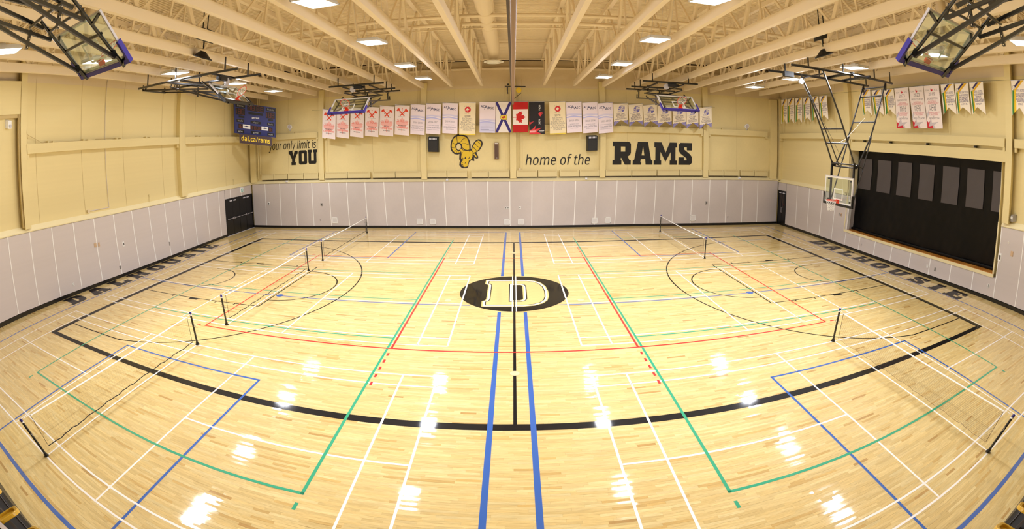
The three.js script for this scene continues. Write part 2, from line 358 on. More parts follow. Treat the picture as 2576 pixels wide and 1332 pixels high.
// brass covers over the sockets of the floor
for (const [x, d] of [[0, 5.42], [0, -5.55], [-2.09, -0.88], [2.09, -0.9], [-12.6, -0.1], [12.5, -0.4], [8.3, -4.2], [8.3, 1.9]]) {
  const q = make('socket_cover', flat(Array.from({ length: 24 }, (_, i) => [x + 0.105 * Math.cos(i * PI / 12), d + 0.105 * Math.sin(i * PI / 12)]), 0.0035), M.brass, floor); upward(q);
}
const sans = await new FontLoader().loadAsync('fonts/droid/droid_sans_regular.typeface.json');
{   // DALHOUSIE along both ends, feet to the court
  const word = [['D', -5.42, 0.92], ['A', -4.13, 0.97], ['L', -2.8, 0.95], ['H', -1.53, 0.97], ['O', -0.22, 0.89], ['U', 1.03, 0.95], ['S', 2.4, 0.8], ['I', 3.66, 0.45], ['E', 4.5, 0.9]];
  const P2 = (P, holes = []) => { const q = new THREE.Shape(P.map(([x, y]) => new THREE.Vector2(x, y))); for (const h of holes) q.holes.push(new THREE.Path(h.map(([x, y]) => new THREE.Vector2(x, y)))); return q; };
  const slab = {
    D: P2([[0, 0], [0, .2], [.1, .2], [.1, .8], [0, .8], [0, 1], [.7, 1], [.88, .93], [1, .7], [1, .3], [.88, .07], [.7, 0]], [[[.45, .24], [.54, .24], [.6, .33], [.6, .67], [.54, .76], [.45, .76]]]),
    A: P2([[0, 0], [0, .2], [.05, .2], [.28, 1], [.72, 1], [.95, .2], [1, .2], [1, 0], [.56, 0], [.56, .2], [.6, .2], [.58, .28], [.42, .28], [.4, .2], [.44, .2], [.44, 0]], [[[.45, .45], [.55, .45], [.5, .7]]]),
    L: P2([[0, 0], [0, .2], [.1, .2], [.1, .8], [0, .8], [0, 1], [.6, 1], [.6, .8], [.48, .8], [.48, .24], [.68, .24], [.72, .42], [1, .42], [1, 0]]),
    H: P2([[0, 0], [0, .2], [.06, .2], [.06, .8], [0, .8], [0, 1], [.45, 1], [.45, .8], [.4, .8], [.4, .6], [.6, .6], [.6, .8], [.55, .8], [.55, 1], [1, 1], [1, .8], [.94, .8], [.94, .2], [1, .2], [1, 0], [.55, 0], [.55, .2], [.6, .2], [.6, .38], [.4, .38], [.4, .2], [.45, .2], [.45, 0]]),
    O: P2([[.3, 0], [.1, .08], [0, .3], [0, .7], [.1, .92], [.3, 1], [.7, 1], [.9, .92], [1, .7], [1, .3], [.9, .08], [.7, 0]], [[[.42, .26], [.58, .26], [.58, .74], [.42, .74]]]),
    U: P2([[0, 1], [.48, 1], [.48, .8], [.42, .8], [.42, .28], [.46, .22], [.54, .22], [.58, .28], [.58, .8], [.52, .8], [.52, 1], [1, 1], [1, .8], [.94, .8], [.94, .25], [.82, .06], [.65, 0], [.35, 0], [.18, .06], [.06, .25], [.06, .8], [0, .8]]),
    S: P2([[0, 0], [0, .36], [.28, .36], [.42, .21], [.58, .22], [.58, .31], [.2, .45], [.02, .6], [.02, .86], [.2, 1], [.62, 1], [.75, .95], [.8, 1], [.95, 1], [.95, .64], [.7, .64], [.58, .79], [.42, .79], [.42, .7], [.82, .55], [1, .4], [1, .14], [.82, 0], [.38, 0], [.25, .05], [.2, 0]]),
    I: P2([[0, 0], [0, .2], [.12, .2], [.12, .8], [0, .8], [0, 1], [1, 1], [1, .8], [.88, .8], [.88, .2], [1, .2], [1, 0]]),
    E: P2([[0, 0], [0, .2], [.1, .2], [.1, .8], [0, .8], [0, 1], [.98, 1], [.98, .62], [.74, .62], [.7, .78], [.48, .78], [.48, .6], [.56, .6], [.58, .66], [.7, .66], [.7, .36], [.58, .36], [.56, .42], [.48, .42], [.48, .22], [.72, .22], [.76, .4], [1, .4], [1, 0]]),
  };
  for (const side of [-1, 1]) for (const [ch, s, w] of word) {
    const g = new THREE.ShapeGeometry(slab[ch]), p = g.attributes.position;
    for (let i = 0; i < p.count; i++) {
      const u = p.getX(i) * w, v = p.getY(i) * 1.09;
      if (side < 0) p.setXYZ(i, -15.79 - v, 0.003, -(s + u)); else p.setXYZ(i, 15.71 + v, 0.003, s + u);
    }
    upward(make('letter', g, M.letter, floor));
  }
}

// ---------------------------------------------------------------- walls
const U = -0.2;   // the upper walls stand back behind the padding
const wallFar = structure('wall_far', wallBox('far', -17.3, 17.5, -0.3, 8.06, -0.5, U, 0.45), M.yellow);
make('upper_wall', wallBox('far', -17.3, 17.5, 8.06, 10.4, -0.5, U, 0.45), M.cream, wallFar);
const wallLeft = structure('wall_left', wallBox('left', -17, 11.2, -0.3, 8.14, -0.5, U, 0.45), M.yellow);
make('upper_wall', wallBox('left', -17, 11.2, 8.14, 10.4, -0.5, U, 0.45), M.cream, wallLeft);
const ST = { d0: -6.3, d1: 3.72, y0: 0.97, y1: 5.02, depth: 0.6 };   // the stage opening
const wallRight = structure('wall_right', [wallBox('right', -17, ST.d0, -0.3, 8.08, -0.75, U, 0.45), wallBox('right', ST.d1, 11.2, -0.3, 8.08, -0.75, U, 0.45), wallBox('right', ST.d0, ST.d1, -0.3, ST.y0 - 0.06, -0.75, U, 0.45), wallBox('right', ST.d0, ST.d1, ST.y1, 8.08, -0.75, U, 0.45)], M.yellow);
make('upper_wall', wallBox('right', -17, 11.2, 8.08, 10.4, -0.75, U, 0.45), M.cream, wallRight);
const wallNear = structure('wall_near_unseen', box(-17.6, 17.8, -0.3, 10.4, -17.4, -17, 1), M.yellow);  // out of view behind the camera, closes the hall and returns its light

// grey wainscot pads, each its own panel, with white joint strips, a sloping cap and a black base
const J = [...Array(27).keys()].map((i) => { const s = i - 13; return -0.21 + 1.245 * s - 0.00025 * s ** 3; });
function wainscot(wall, parent, edges, top, low) {
  for (let i = 0; i + 1 < edges.length; i++) {
    const a = edges[i], b = edges[i + 1], y1 = low && low(a, b) || top;
    if (y1 <= 0.2) continue;
    const y0 = y1 < 0 ? 0 : 0.14;
    const g = wallBox(wall, a + 0.018, b - 0.018, y0, y1, U, between(-0.002, 0.002), 0.7);
    make('panel', g, M.panel, parent);
    if (i) make('joint_strip', wallBox(wall, a - 0.022, a + 0.022, 0.14, Math.max(y1, low && low(edges[i - 1], a) || top), U, 0.006, 0.7), M.strip, parent);
  }
}
const LJ = [...Array(20).keys()].map((i) => -12.9 + 1.2505 * i).filter((d) => d < 7.4);   // joints of the left wall: -7.9, -6.65 ...
wainscot('far', wallFar, [-16.9, ...J, 17.05], 2.79);
wainscot('left', wallLeft, [-14.2, ...LJ, 7.72], 2.77);
for (const [a, b] of [[7.72, 8.33], [8.33, 9.55], [9.55, 10.82]]) make('panel', wallBox('left', a + 0.018, b - 0.018, 2.22, 2.77, U, 0, 0.7), M.panel, wallLeft);
for (const a of [8.33, 9.55]) make('joint_strip', wallBox('left', a - 0.022, a + 0.022, 2.22, 2.77, U, 0.006), M.strip, wallLeft);
const RJ = [-13.0, -11.75, -10.5, -9.27, -7.81, -6.53, -5.26, -3.98, -2.74, -1.49, -0.2, 1.06, 2.31, 3.56, 4.83, 6.1, 7.38, 8.65, 9.86];
wainscot('right', wallRight, [-14.2, ...RJ], 2.7, (a, b) => (a >= -6.6 && b <= 3.6 ? 0.84 : 0));
make('panel', wallBox('right', 9.88, 10.85, 2.2, 2.7, U, 0, 0.7), M.panel, wallRight);
function cap(wall, parent, s0, s1, y) {   // sloping ledge over the pads
  const n = Math.max(1, Math.ceil((s1 - s0) / 0.7)), prof = [[U, y + 0.2], [0.01, y + 0.05], [0.03, y + 0.035], [0.03, y], [U, y]];
  const sh = new THREE.Shape(prof.map(([t, h]) => new THREE.Vector2(t, h)));
  const g = new THREE.ExtrudeGeometry(sh, { depth: s1 - s0, steps: n, bevelEnabled: false });
  const p = g.attributes.position;   // (t, y, s) -> (s, y, t)
  for (let i = 0; i < p.count; i++) { const t = p.getX(i), h = p.getY(i), s = p.getZ(i) + s0; p.setXYZ(i, s, h, t); }
  flip(g);
  return make('ledge', onWall(wall, g), M.ledge, parent);
}
cap('far', wallFar, -16.95, 17.1, 2.8); cap('left', wallLeft, -14.2, 10.95, 2.78); cap('right', wallRight, 3.9, 10.95, 2.71); cap('right', wallRight, -14.2, -6.5, 2.71);
structure('baseboard_far', wallBox('far', -16.95, 17.1, 0, 0.13, U, 0.02), M.base);
structure('baseboard_left', [wallBox('left', -14.2, 7.7, 0, 0.13, U, 0.02)], M.base);
structure('baseboard_right', [wallBox('right', -14.2, 9.84, 0, 0.12, U, 0.02)], M.base);
// columns, girts and brackets
const colFar = [-11.72, -5.11, -0.01, 5.09, 11.7];
for (const x of colFar) make('column', [wallBox('far', x - 0.17, x + 0.17, 2.95, 8.5, U, -0.02), wallBox('far', x - 0.2, x - 0.19, 2.95, 8.5, U, U + 0.02)], M.yellow, wallFar);
make('column', wallBox('far', -16.95, -16.5, 2.9, 8.0, U, 0.05), M.yellow, wallFar);
make('column', wallBox('far', 16.35, 16.9, 2.9, 8.0, U, 0.02), M.yellow, wallFar);
make('column', wallBox('left', 3.6, 4.08, 2.9, 9.6, U, 0.08), M.yellow, wallLeft);
make('column', wallBox('left', -6.88, -6.55, 2.9, 9.6, U, 0.08), M.yellow, wallLeft);
make('column', wallBox('right', 3.75, 4.12, 2.85, 9.6, U, 0.05), M.yellow, wallRight);
make('column', wallBox('right', -6.9, -6.55, 2.85, 9.6, U, 0.1), M.yellow, wallRight);
make('column', wallBox('right', 10.75, 11.1, 2.85, 8.1, U, 0.05), M.yellow, wallRight);
const bays = [-16.5, ...colFar, 16.35];
for (let i = 0; i + 1 < bays.length; i++) {
  const a = bays[i] + (i ? 0.2 : 0.05), b = bays[i + 1] - 0.2;
  make('girt', [wallBox('far', a, b, 5.58, 5.93, U, -0.03), wallBox('far', a - 0.01, a + 0.14, 5.47, 5.6, U, -0.06), wallBox('far', b - 0.14, b + 0.01, 5.47, 5.6, U, -0.06)], M.yellow, wallFar);
  for (let x = a + 0.9; x < b - 0.5; x += 1.9) make('girt_clip', wallBox('far', x, x + 0.05, 5.92, 6.02, U, -0.05), M.yellow, wallFar);
}
for (const [a, b] of [[-6.5, 3.6], [4.12, 10.8]]) {
  make('girt', [wallBox('left', a, b, 5.55, 5.9, U, 0.06), wallBox('left', a, a + 0.12, 5.38, 5.56, U, 0.0), wallBox('left', b - 0.12, b, 5.38, 5.56, U, 0.0)], M.yellow, wallLeft);
  for (let d = a + 1.2; d < b - 0.5; d += 2.1) make('girt_clip', [wallBox('left', d, d + 0.05, 5.88, 5.98, U, 0), wallBox('left', d + 0.3, d + 0.33, 5.88, 5.96, U, 0)], M.yellow, wallLeft);
}
for (const [a, b] of [[-6.46, 3.72], [4.15, 10.75], [-17, -7.0]]) make('girt', [wallBox('right', a, b, 5.54, 5.85, U, 0.04), wallBox('right', a, a + 0.12, 5.38, 5.56, U, 0), wallBox('right', b - 0.12, b, 5.38, 5.56, U, 0)], M.yellow, wallRight);
make('stage_lintel', wallBox('right', ST.d0 - 0.2, ST.d1 + 0.06, 5.0, 5.42, U, -0.02), M.yellow, wallRight);
make('panel_wall', wallBox('left', -12.5, -6.88, 6.98, 8.14, U, 0.06), M.yellow, wallLeft);
make('lintel', wallBox('left', -12.5, -6.95, 6.86, 6.98, U, -0.02), M.slot, wallLeft);
make('frame_post', wallBox('left', -6.98, -6.88, 2.95, 6.98, U, 0.02), M.slot, wallLeft);
// seams of the wall sheets
for (const x of [-14.1, -11.3, -8.3, -5.5, -3.3, -0.45, 0.5, 2.4, 6.6, 9.3, 13.9]) make('seam', wallBox('far', x - 0.006, x + 0.006, 2.95, 8.6, U, U + 0.004), M.slot, wallFar);
for (const d of [-5.9, -3.2, -0.5, 2.4, 5.3, 8.2]) make('seam', wallBox('left', d - 0.008, d + 0.008, 2.95, 9.5, U, U + 0.004), M.slot, wallLeft);
for (const d of [10.5, 5.2, -3.2, -8.2]) make('seam', wallBox('right', d - 0.008, d + 0.008, 5.9, 9.5, U, U + 0.004), M.slot, wallRight);

// ---------------------------------------------------------------- lettering on the far wall
function wallShape(shapes, x, y, sx, sy, t = U + 0.014, slant = 0) {
  const g = new THREE.ShapeGeometry(shapes, 6), p = g.attributes.position;
  for (let i = 0; i < p.count; i++) p.setXYZ(i, x + (p.getX(i) + p.getY(i) * slant) * sx, y + p.getY(i) * sy, t);
  return onWall('far', g);
}
const poly = (P, holes = []) => { const s = new THREE.Shape(P.map(([x, y]) => new THREE.Vector2(x, y))); for (const h of holes) s.holes.push(new THREE.Path(h.map(([x, y]) => new THREE.Vector2(x, y)))); return s; };
const SLAB = {
  R: [poly([[0, 0], [0, .19], [.08, .19], [.08, .8], [0, .8], [0, 1], [.68, 1], [.76, .97], [.8, .9], [.8, .52], [.76, .42], [.66, .36], [.74, .19], [.8, .19], [.8, 0], [.54, 0], [.38, .3], [.36, .3], [.36, .19], [.39, .19], [.39, 0]], [[[.36, .57], [.55, .57], [.55, .79], [.36, .79]]])],
  A: [poly([[0, 0], [0, .19], [.06, .19], [.22, 1], [.68, 1], [.83, .19], [.89, .19], [.89, 0], [.58, 0], [.56, .25], [.36, .25], [.34, .1], [.38, .1], [.38, 0]], [[[.39, .41], [.52, .41], [.455, .82]]])],
  M: [poly([[0, 0], [0, .19], [.07, .19], [.07, .78], [.02, .78], [.02, 1], [.35, 1], [.54, .54], [.73, 1], [1.06, 1], [1.06, .78], [1, .78], [1, .19], [1.07, .19], [1.07, 0], [.74, 0], [.74, .19], [.78, .19], [.78, .58], [.54, .13], [.3, .58], [.3, .19], [.34, .19], [.34, 0]])],
  S: [poly([[0, 0], [0, .34], [.25, .34], [.25, .2], [.38, .2], [.38, .29], [.1, .5], [0, .63], [0, .9], [.08, 1], [.63, 1], [.63, .66], [.39, .66], [.39, .8], [.26, .8], [.26, .7], [.53, .49], [.63, .36], [.63, .09], [.55, 0]])],
  Y: [poly([[0, 1], [.28, 1], [.365, .64], [.46, 1], [.7, 1], [.7, .8], [.64, .78], [.49, .42], [.49, .2], [.54, .2], [.54, 0], [.2, 0], [.2, .2], [.25, .2], [.25, .42], [.07, .78], [0, .8]])],
  O: [poly([[0, .1], [0, .9], [.08, 1], [.54, 1], [.62, .9], [.62, .1], [.54, 0], [.08, 0]], [[[.22, .22], [.4, .22], [.4, .78], [.22, .78]]])],
  U: [poly([[0, 1], [.3, 1], [.3, .8], [.25, .8], [.25, .22], [.45, .22], [.45, .8], [.4, .8], [.4, 1], [.69, 1], [.69, .8], [.64, .8], [.64, .1], [.56, 0], [.1, 0], [.04, .1], [.04, .8], [0, .8]])],
};
const wallText = (label) => rigid('wall_lettering', label, 'lettering');
function letters(group, list) { const P = group; for (const g of list) make('letter', g, M.wallInk, P); }
{
  const t = thing('wall_lettering', [8.2, 3.7, 11.3], 'huge black slab-serif word RAMS painted on the yellow far wall', 'lettering');
  letters(t, [['R', 5.69], ['A', 6.94], ['M', 8.28], ['S', 9.9]].map(([c, x]) => wallShape(SLAB[c], x, 3.69, 1.41, 1.33)));
  const y = thing('wall_lettering', [-13, 3.9, 11.1], 'bold black word YOU painted near the scoreboard corner of the far wall', 'lettering');
  letters(y, [['Y', -14.07, 3.92], ['O', -13.34, 3.94], ['U', -12.7, 3.96]].map(([c, x, h]) => wallShape(SLAB[c], x, h, 0.94, 0.89)));
  const line = (str, x0, x1, yb, size, label, tilt = 0) => {
    const o = thing('wall_lettering', [(x0 + x1) / 2, yb, 11.2], label, 'lettering');
    const whole = new THREE.ShapeGeometry(sans.generateShapes(str, 1), 4); whole.computeBoundingBox();
    const b = whole.boundingBox, k = (x1 - x0) / (b.max.x - b.min.x + b.max.y * 0.18);
    let pen = 0; const res = sans.data.resolution;
    for (const ch of str) {
      const gl = sans.data.glyphs[ch];
      if (ch !== ' ') { const xx = x0 + (pen - b.min.x) * k; const g = wallShape(sans.generateShapes(ch, 1), xx, yb + tilt * (xx - x0), k, size, U + 0.014, 0.18); make('letter', g, M.wallInk, o); }
      pen += gl.ha / res;
    }
  };
  line('home of the', 0.68, 4.4, 3.7, 0.57, 'thin black slanted words home of the on the far wall before RAMS');
  line('your only limit is', -15.55, -12.08, 4.95, 0.5, 'thin black slanted words your only limit is above the word YOU');
}
{   // the ram's head, flat paint in two colours
  const e = thing('ram_emblem', [-2.7, 3.5, 11.3], 'yellow and black ram head emblem painted on far wall below the banners', 'emblem');
  const q = (P) => P.map(([X, Y]) => [-3.55 + (X - 221) * 0.00186, 5.07 - (Y - 310) * 0.0019]);
  const ell = (cx, cy, rx, ry) => Array.from({ length: 24 }, (_, i) => [cx + rx * Math.cos(-i * PI / 12), cy + ry * Math.sin(-i * PI / 12)]);
  const put = (P, mat, t, holes = []) => make('paint', wallShape([poly(q(P), holes.map(q))], 0, 0, 1, 1, U + t), mat, e);
  put([[500, 90], [400, 130], [330, 180], [260, 290], [235, 400], [230, 480], [245, 570], [290, 640], [350, 690], [440, 705], [510, 690], [500, 760], [495, 850], [525, 890], [505, 940], [492, 1010], [510, 1050], [560, 1095], [610, 1115], [680, 1110], [740, 1100], [770, 1060], [775, 1010], [800, 930], [860, 880], [955, 905], [950, 800], [1030, 835], [1075, 820], [1075, 770], [1040, 700], [1020, 650], [1120, 590], [1200, 460], [1220, 390], [1200, 320], [1150, 275], [1090, 262], [1020, 290], [950, 360], [900, 450], [870, 540], [850, 540], [850, 420], [820, 300], [780, 220], [740, 170], [650, 120], [560, 92]], M.emblemInk, 0.014, [ell(485, 480, 70, 90)]);
  const y = (P) => put(P, M.emblemYellow, 0.018), k = (P) => put(P, M.emblemInk, 0.022);
  y([[480, 160], [400, 180], [330, 240], [285, 340], [270, 450], [280, 540], [330, 620], [400, 660], [480, 660], [545, 620], [560, 595], [470, 605], [410, 560], [378, 480], [392, 400], [450, 350], [520, 350], [590, 410], [600, 500], [680, 560], [760, 575], [810, 560], [805, 430], [780, 300], [730, 205], [640, 168], [560, 152]]);
  y([[1080, 300], [1140, 320], [1175, 380], [1165, 440], [1100, 560], [1020, 630], [930, 660], [890, 570], [920, 470], [980, 380], [1030, 320]]);
  y([[490, 550], [560, 545], [600, 520], [660, 590], [740, 605], [820, 590], [880, 600], [915, 650], [905, 720], [900, 780], [850, 860], [790, 890], [760, 1000], [740, 1060], [690, 1075], [640, 1075], [580, 1040], [550, 980], [555, 930], [600, 890], [640, 870], [560, 830], [555, 760], [575, 690], [555, 640], [560, 600]]);
  y([[930, 690], [985, 680], [1005, 720], [1045, 800], [1010, 795], [960, 735]]);
  for (const [a, b, c, d, w] of [[430, 165, 447, 352, 9], [722, 205, 620, 250, 8], [620, 250, 530, 355, 8], [590, 385, 680, 380, 8], [680, 380, 810, 432, 8], [300, 345, 385, 412, 7], [270, 490, 372, 515, 7], [330, 612, 392, 575, 7], [410, 660, 440, 608, 6], [480, 655, 490, 612, 5], [1040, 310, 1170, 425, 8], [975, 390, 1115, 520, 9], [920, 480, 1040, 610, 9], [955, 735, 1000, 715, 6], [575, 735, 590, 810, 10], [590, 810, 630, 825, 8], [810, 770, 800, 820, 10], [800, 820, 755, 840, 11], [565, 632, 612, 662, 9], [600, 545, 645, 620, 9], [815, 590, 825, 640, 12], [588, 985, 612, 1050, 11], [570, 950, 610, 940, 7]]) {
    const L = Math.hypot(c - a, d - b), nx = -(d - b) / L * w, ny = (c - a) / L * w;
    k([[a + nx, b + ny], [c + nx * 0.6, d + ny * 0.6], [c - nx * 0.6, d - ny * 0.6], [a - nx, b - ny]]);
  }
  k([[655, 830], [685, 762], [722, 842]]); y([[672, 815], [686, 782], [700, 815]]); k([[658, 985], [672, 950], [716, 908], [690, 960]]); k([[885, 845], [915, 800], [935, 880]]);
}

// ---------------------------------------------------------------- ceiling: ribbed deck, open-web joists
const ceiling = structure('ceiling', box(-17.6, 17.8, DECK + 0.06, DECK + 0.3, -17, 12, 1.2), M.deck);
{
  const P = 0.152, n = Math.floor((11.9 + 15) / P), xs = [...Array(25).keys()].map((i) => -17.3 + i * 34.8 / 24), prof = [];
  for (let i = 0; i < n; i++) { const d = -15 + i * P; prof.push([d, 0], [d + 0.07, 0], [d + 0.09, 0.05], [d + 0.132, 0.05]); }
  const pos = [], uv = [], ix = [];
  for (let i = 0; i + 1 < prof.length; i++) {
    const b = pos.length / 3;
    for (const x of xs) for (const [d, h] of [prof[i], prof[i + 1]]) { pos.push(x, DECK + h, -d); uv.push(x, d); }
    for (let k = 0; k + 1 < xs.length; k++) { const a = b + k * 2; ix.push(a, a + 2, a + 1, a + 1, a + 2, a + 3); }
  }
  const g = new THREE.BufferGeometry();
  g.setAttribute('position', new THREE.Float32BufferAttribute(pos, 3)); g.setAttribute('normal', new THREE.Float32BufferAttribute(new Float32Array(pos.length), 3)); g.setAttribute('uv', new THREE.Float32BufferAttribute(uv, 2)); g.setIndex(ix);
  make('ribbed_deck', g, M.deck, ceiling);
}
for (let n = -9; n <= 9; n++) {
  if (!n) continue;
  const x = n * 1.712, d1 = FAR(x) - 0.25, d0 = -14;
  const joist = make('joist', [box(x - 0.075, x + 0.075, 8.15, 8.43, d0, d1, 0.6)], M.steel, ceiling);
  make('top_chord', box(x - 0.08, x + 0.08, 9.74, DECK, d0, d1 + 0.2, 0.6), M.steel, joist);
  for (let d = 9.75; d > -12.5; d -= 2.42) {   // vees standing on the lower chord
    make('web', bar([x, 8.4, d + 0.06], [x, 9.78, Math.min(d + 1.15, d1)], 0.06, 0.075, 1), M.steel, joist);
    make('web', bar([x, 8.4, d - 0.08], [x, 9.78, d - 1.1], 0.075, 0.14, 1), M.steel, joist);
    make('web', bar([x, 8.4, d - 1.2], [x, 9.78, d - 1.24], 0.05, 0.07, 1), M.steel, joist);
  }
}
// bridging angles between the joists
for (const [d, y] of [[6.9, 9.72], [3.4, 9.74], [-3.3, 9.72], [-6.5, 9.72]]) make('bridging', bar([-16.8, y, d], [17, y, d], 0.05, 0.05, 0.8), M.steel, ceiling);
make('bridging', bar([-16.6, 9.12, 10.9], [16.9, 9.12, 10.9], 0.06, 0.06, 0.8), M.steel, ceiling);
make('wall_angle', wallBox('far', -16.6, 16.9, 9.2, 9.3, U, -0.02), M.steel, ceiling);
make('deck_edge', wallBox('far', -16.9, 17, 9.78, 9.9, U, -0.12), M.tubeDark, ceiling);

function run(name, pts, r, label, mat = M.deck, sides = 10) {
  const t = thing(name, [(pts[0][0] + pts[1][0]) / 2, pts[0][1] - r, pts[0][2]], label, 'pipe');
  make('pipe_run', chain(pts, r, sides), mat, t);
  const L = V(...pts[0]).distanceTo(V(...pts[1])), n = Math.floor(L / 3.4);
  for (let i = 0; i <= n; i++) { const k = (i + 0.5) / (n + 1), q = pts[0].map((v, j) => v + (pts[1][j] - v) * k); make('hanger', [tube([q[0], q[1] + r * 0.8, q[2]], [q[0], DECK, q[2]], 0.008, 5, 2), tube([q[0] - 0.02, q[1], q[2]], [q[0] + 0.02, q[1], q[2]], r * 1.08, sides)], mat, t); }
}
run('ceiling_pipe', [[-16.6, 9.0, -0.36], [16.8, 9.0, -0.36]], 0.062, 'thick cream pipe across the roof, nearest the camera of the long pipes');
run('ceiling_pipe', [[-16.6, 9.0, 0.66], [16.8, 9.0, 0.66]], 0.068, 'thick cream pipe across the roof, just beyond the nearest long pipe');
run('ceiling_pipe', [[-16.6, 9.0, 1.3], [16.8, 9.0, 1.3]], 0.026, 'thin cream pipe running beside the two thick roof pipes');
run('ceiling_pipe', [[-16.6, 9.55, 10.2], [16.8, 9.55, 10.2]], 0.035, 'slim cream pipe high along the far wall under the roof deck');
{   // round duct with its elbow and diffuser
  const t = thing('round_duct', [-0.85, 8.9, -4], 'big round cream air duct left of the centre line with a disc diffuser', 'duct');
  make('duct_body', [tube([-0.86, 9.25, -13.8], [-0.86, 9.25, 5.2], 0.29, 20, 0.6)], M.deck, t);
  for (const d of [-6.5, -2.6, 1.6]) make('seam_band', tube([-0.86, 9.25, d], [-0.86, 9.25, d + 0.05], 0.297, 20), M.deck, t);
  const el = new THREE.TubeGeometry(new THREE.CatmullRomCurve3([V(-0.86, 9.25, 5.2), V(-0.86, 9.24, 5.7), V(-0.86, 9.12, 6.1), V(-0.86, 8.95, 6.25)]), 10, 0.27, 18);
  make('elbow', el, M.deck, t);
  make('neck', along([-0.86, 8.98, 6.25], [-0.86, 8.76, 6.25], new THREE.CylinderGeometry(0.2, 0.2, 0.22, 18)), M.deck, t);
  make('diffuser', [along([-0.86, 8.66, 6.25], [-0.86, 8.76, 6.25], new THREE.CylinderGeometry(0.2, 0.46, 0.1, 24)), along([-0.86, 8.62, 6.25], [-0.86, 8.66, 6.25], new THREE.TorusGeometry(0.33, 0.025, 6, 24).rotateX(PI / 2))], M.plastic, t);
}
{   // two round ducts with diffusers further out, as over the side courts
  for (const [x, label] of [[-12.75, 'round cream diffuser hanging in the joists at the far left of the roof'], [12.9, 'round cream diffuser hanging in the joists at the far right of the roof']]) {
    const t = thing('ceiling_diffuser', [x, 8.5, -6.2], label, 'diffuser');
    make('neck', along([x, 8.7, -6.2], [x, 9.9, -6.2], new THREE.CylinderGeometry(0.2, 0.2, 1.2, 16, 2)), M.deck, t);
    make('disc', [along([x, 8.6, -6.2], [x, 8.7, -6.2], new THREE.CylinderGeometry(0.2, 0.42, 0.1, 24)), along([x, 8.58, -6.2], [x, 8.61, -6.2], new THREE.TorusGeometry(0.3, 0.022, 6, 24).rotateX(PI / 2))], M.plastic, t);
  }
}
// rolled divider curtain along the centre line, with its hoist
{
  const t = thing('rolled_divider', [0, 7.0, 0], 'brown tube of the rolled divider curtain hanging along the centre line', 'curtain roll');
  make('roll', tube([0.02, 7.08, -13.9], [0.0, 7.08, 10.9], 0.058, 12, 0.6), M.tube, t);
  make('batten', bar([-0.075, 7.1, -13.9], [-0.06, 7.1, 10.9], 0.045, 0.07, 0.6), M.tubeDark, t);
  for (let d = -11; d < 11; d += 3.1) make('strap', [bar([-0.03, 7.1, d], [-0.03, 9.9, d], 0.03, 0.012, 1)], M.cream, t);
  const h = thing('divider_hoist', [0, 7.9, 11.1], 'hoist of the divider with a round yellow disc on a black crossbar', 'hoist');
  make('crossbar', bar([-0.45, 8.1, 11.1], [0.7, 8.08, 11.1], 0.05, 0.05), M.black, h);
  make('disc', along([0.32, 7.86, 11.0], [0.32, 7.86, 11.06], new THREE.CylinderGeometry(0.15, 0.15, 0.06, 28)), M.yellowDisc, h);
  make('hub', along([0.32, 7.86, 10.98], [0.32, 7.86, 11.0], new THREE.CylinderGeometry(0.03, 0.03, 0.02, 12)), M.brass, h);
  make('arm', tube([0.45, 7.7, 11.1], [0.02, 7.35, 11.05], 0.016, 6), M.tubeDark, h);
  make('pulley', tube([-0.32, 8.2, 11.05], [-0.2, 8.2, 11.05], 0.05, 10), M.drum, h);
  make('motor', [tube([-0.3, 8.05, 11.1], [-0.3, 7.82, 11.1], 0.04, 10), tube([-0.3, 7.82, 11.1], [-0.28, 7.66, 11.1], 0.03, 8)], M.greyDark, h);
}
// LED lamps: five rows of four; the last, mostly out of view, lights the near floor
{
  const rows = [[7.15, 'last row before the far wall'], [3.4, 'second row from the far wall'], [-1.05, 'third row from the far wall'], [-5.35, 'fourth row from the far wall'], [-9.6, 'row over the stands']];
  const cols = [[-12.8, 'outermost on the left'], [-4.3, 'left of the centre line'], [4.36, 'right of the centre line'], [12.9, 'outermost on the right']];
  let proto = null;
  for (const [d, rl] of rows) for (const [x, cl] of cols) {
    const label = 'square white LED ceiling lamp, ' + cl + ', ' + rl;
    let lamp;
    if (!proto) {
      lamp = proto = rigid('ceiling_lamp', label, 'lamp', 'LED lamps between the joists');
      part('housing', [rbox(0.66, 0.05, 0.66, 0, 0.045, 0), rbox(0.7, 0.03, 0.02, 0, 0.01, 0.34), rbox(0.7, 0.03, 0.02, 0, 0.01, -0.34), rbox(0.02, 0.03, 0.7, 0.34, 0.01, 0), rbox(0.02, 0.03, 0.7, -0.34, 0.01, 0), rbox(0.3, 0.06, 0.16, 0, 0.1, 0)], M.lampBody, lamp);
      part('diffuser', rbox(0.655, 0.02, 0.655, 0, 0.008, 0), M.lampGlow, lamp);
      for (const [a, b] of [[-0.3, -0.3], [0.3, -0.3], [-0.3, 0.3], [0.3, 0.3]]) part('wire', rcyl(0.004, 1.5, a, 0.8, b, 5), M.alu, lamp);
      const l = new THREE.RectAreaLight(0xf3f6ff, LAMP_POWER, 0.64, 0.64); l.name = 'lamp_light'; l.position.set(0, -0.02, 0); l.rotation.x = -PI / 2; lamp.add(l);
      const q = new THREE.SpotLight(0xf3f6ff, LAMP_BEAM, 0, 1.12, 0.5, 2); q.name = 'lamp_beam'; q.position.set(0, -0.03, 0); q.target.position.set(0, -3, 0); q.shadow.radius = 14; q.castShadow = true; lamp.add(q, q.target);
    } else lamp = copy(proto, label);
    place(lamp, [x, 8.12, d], 0, true);
  }
}
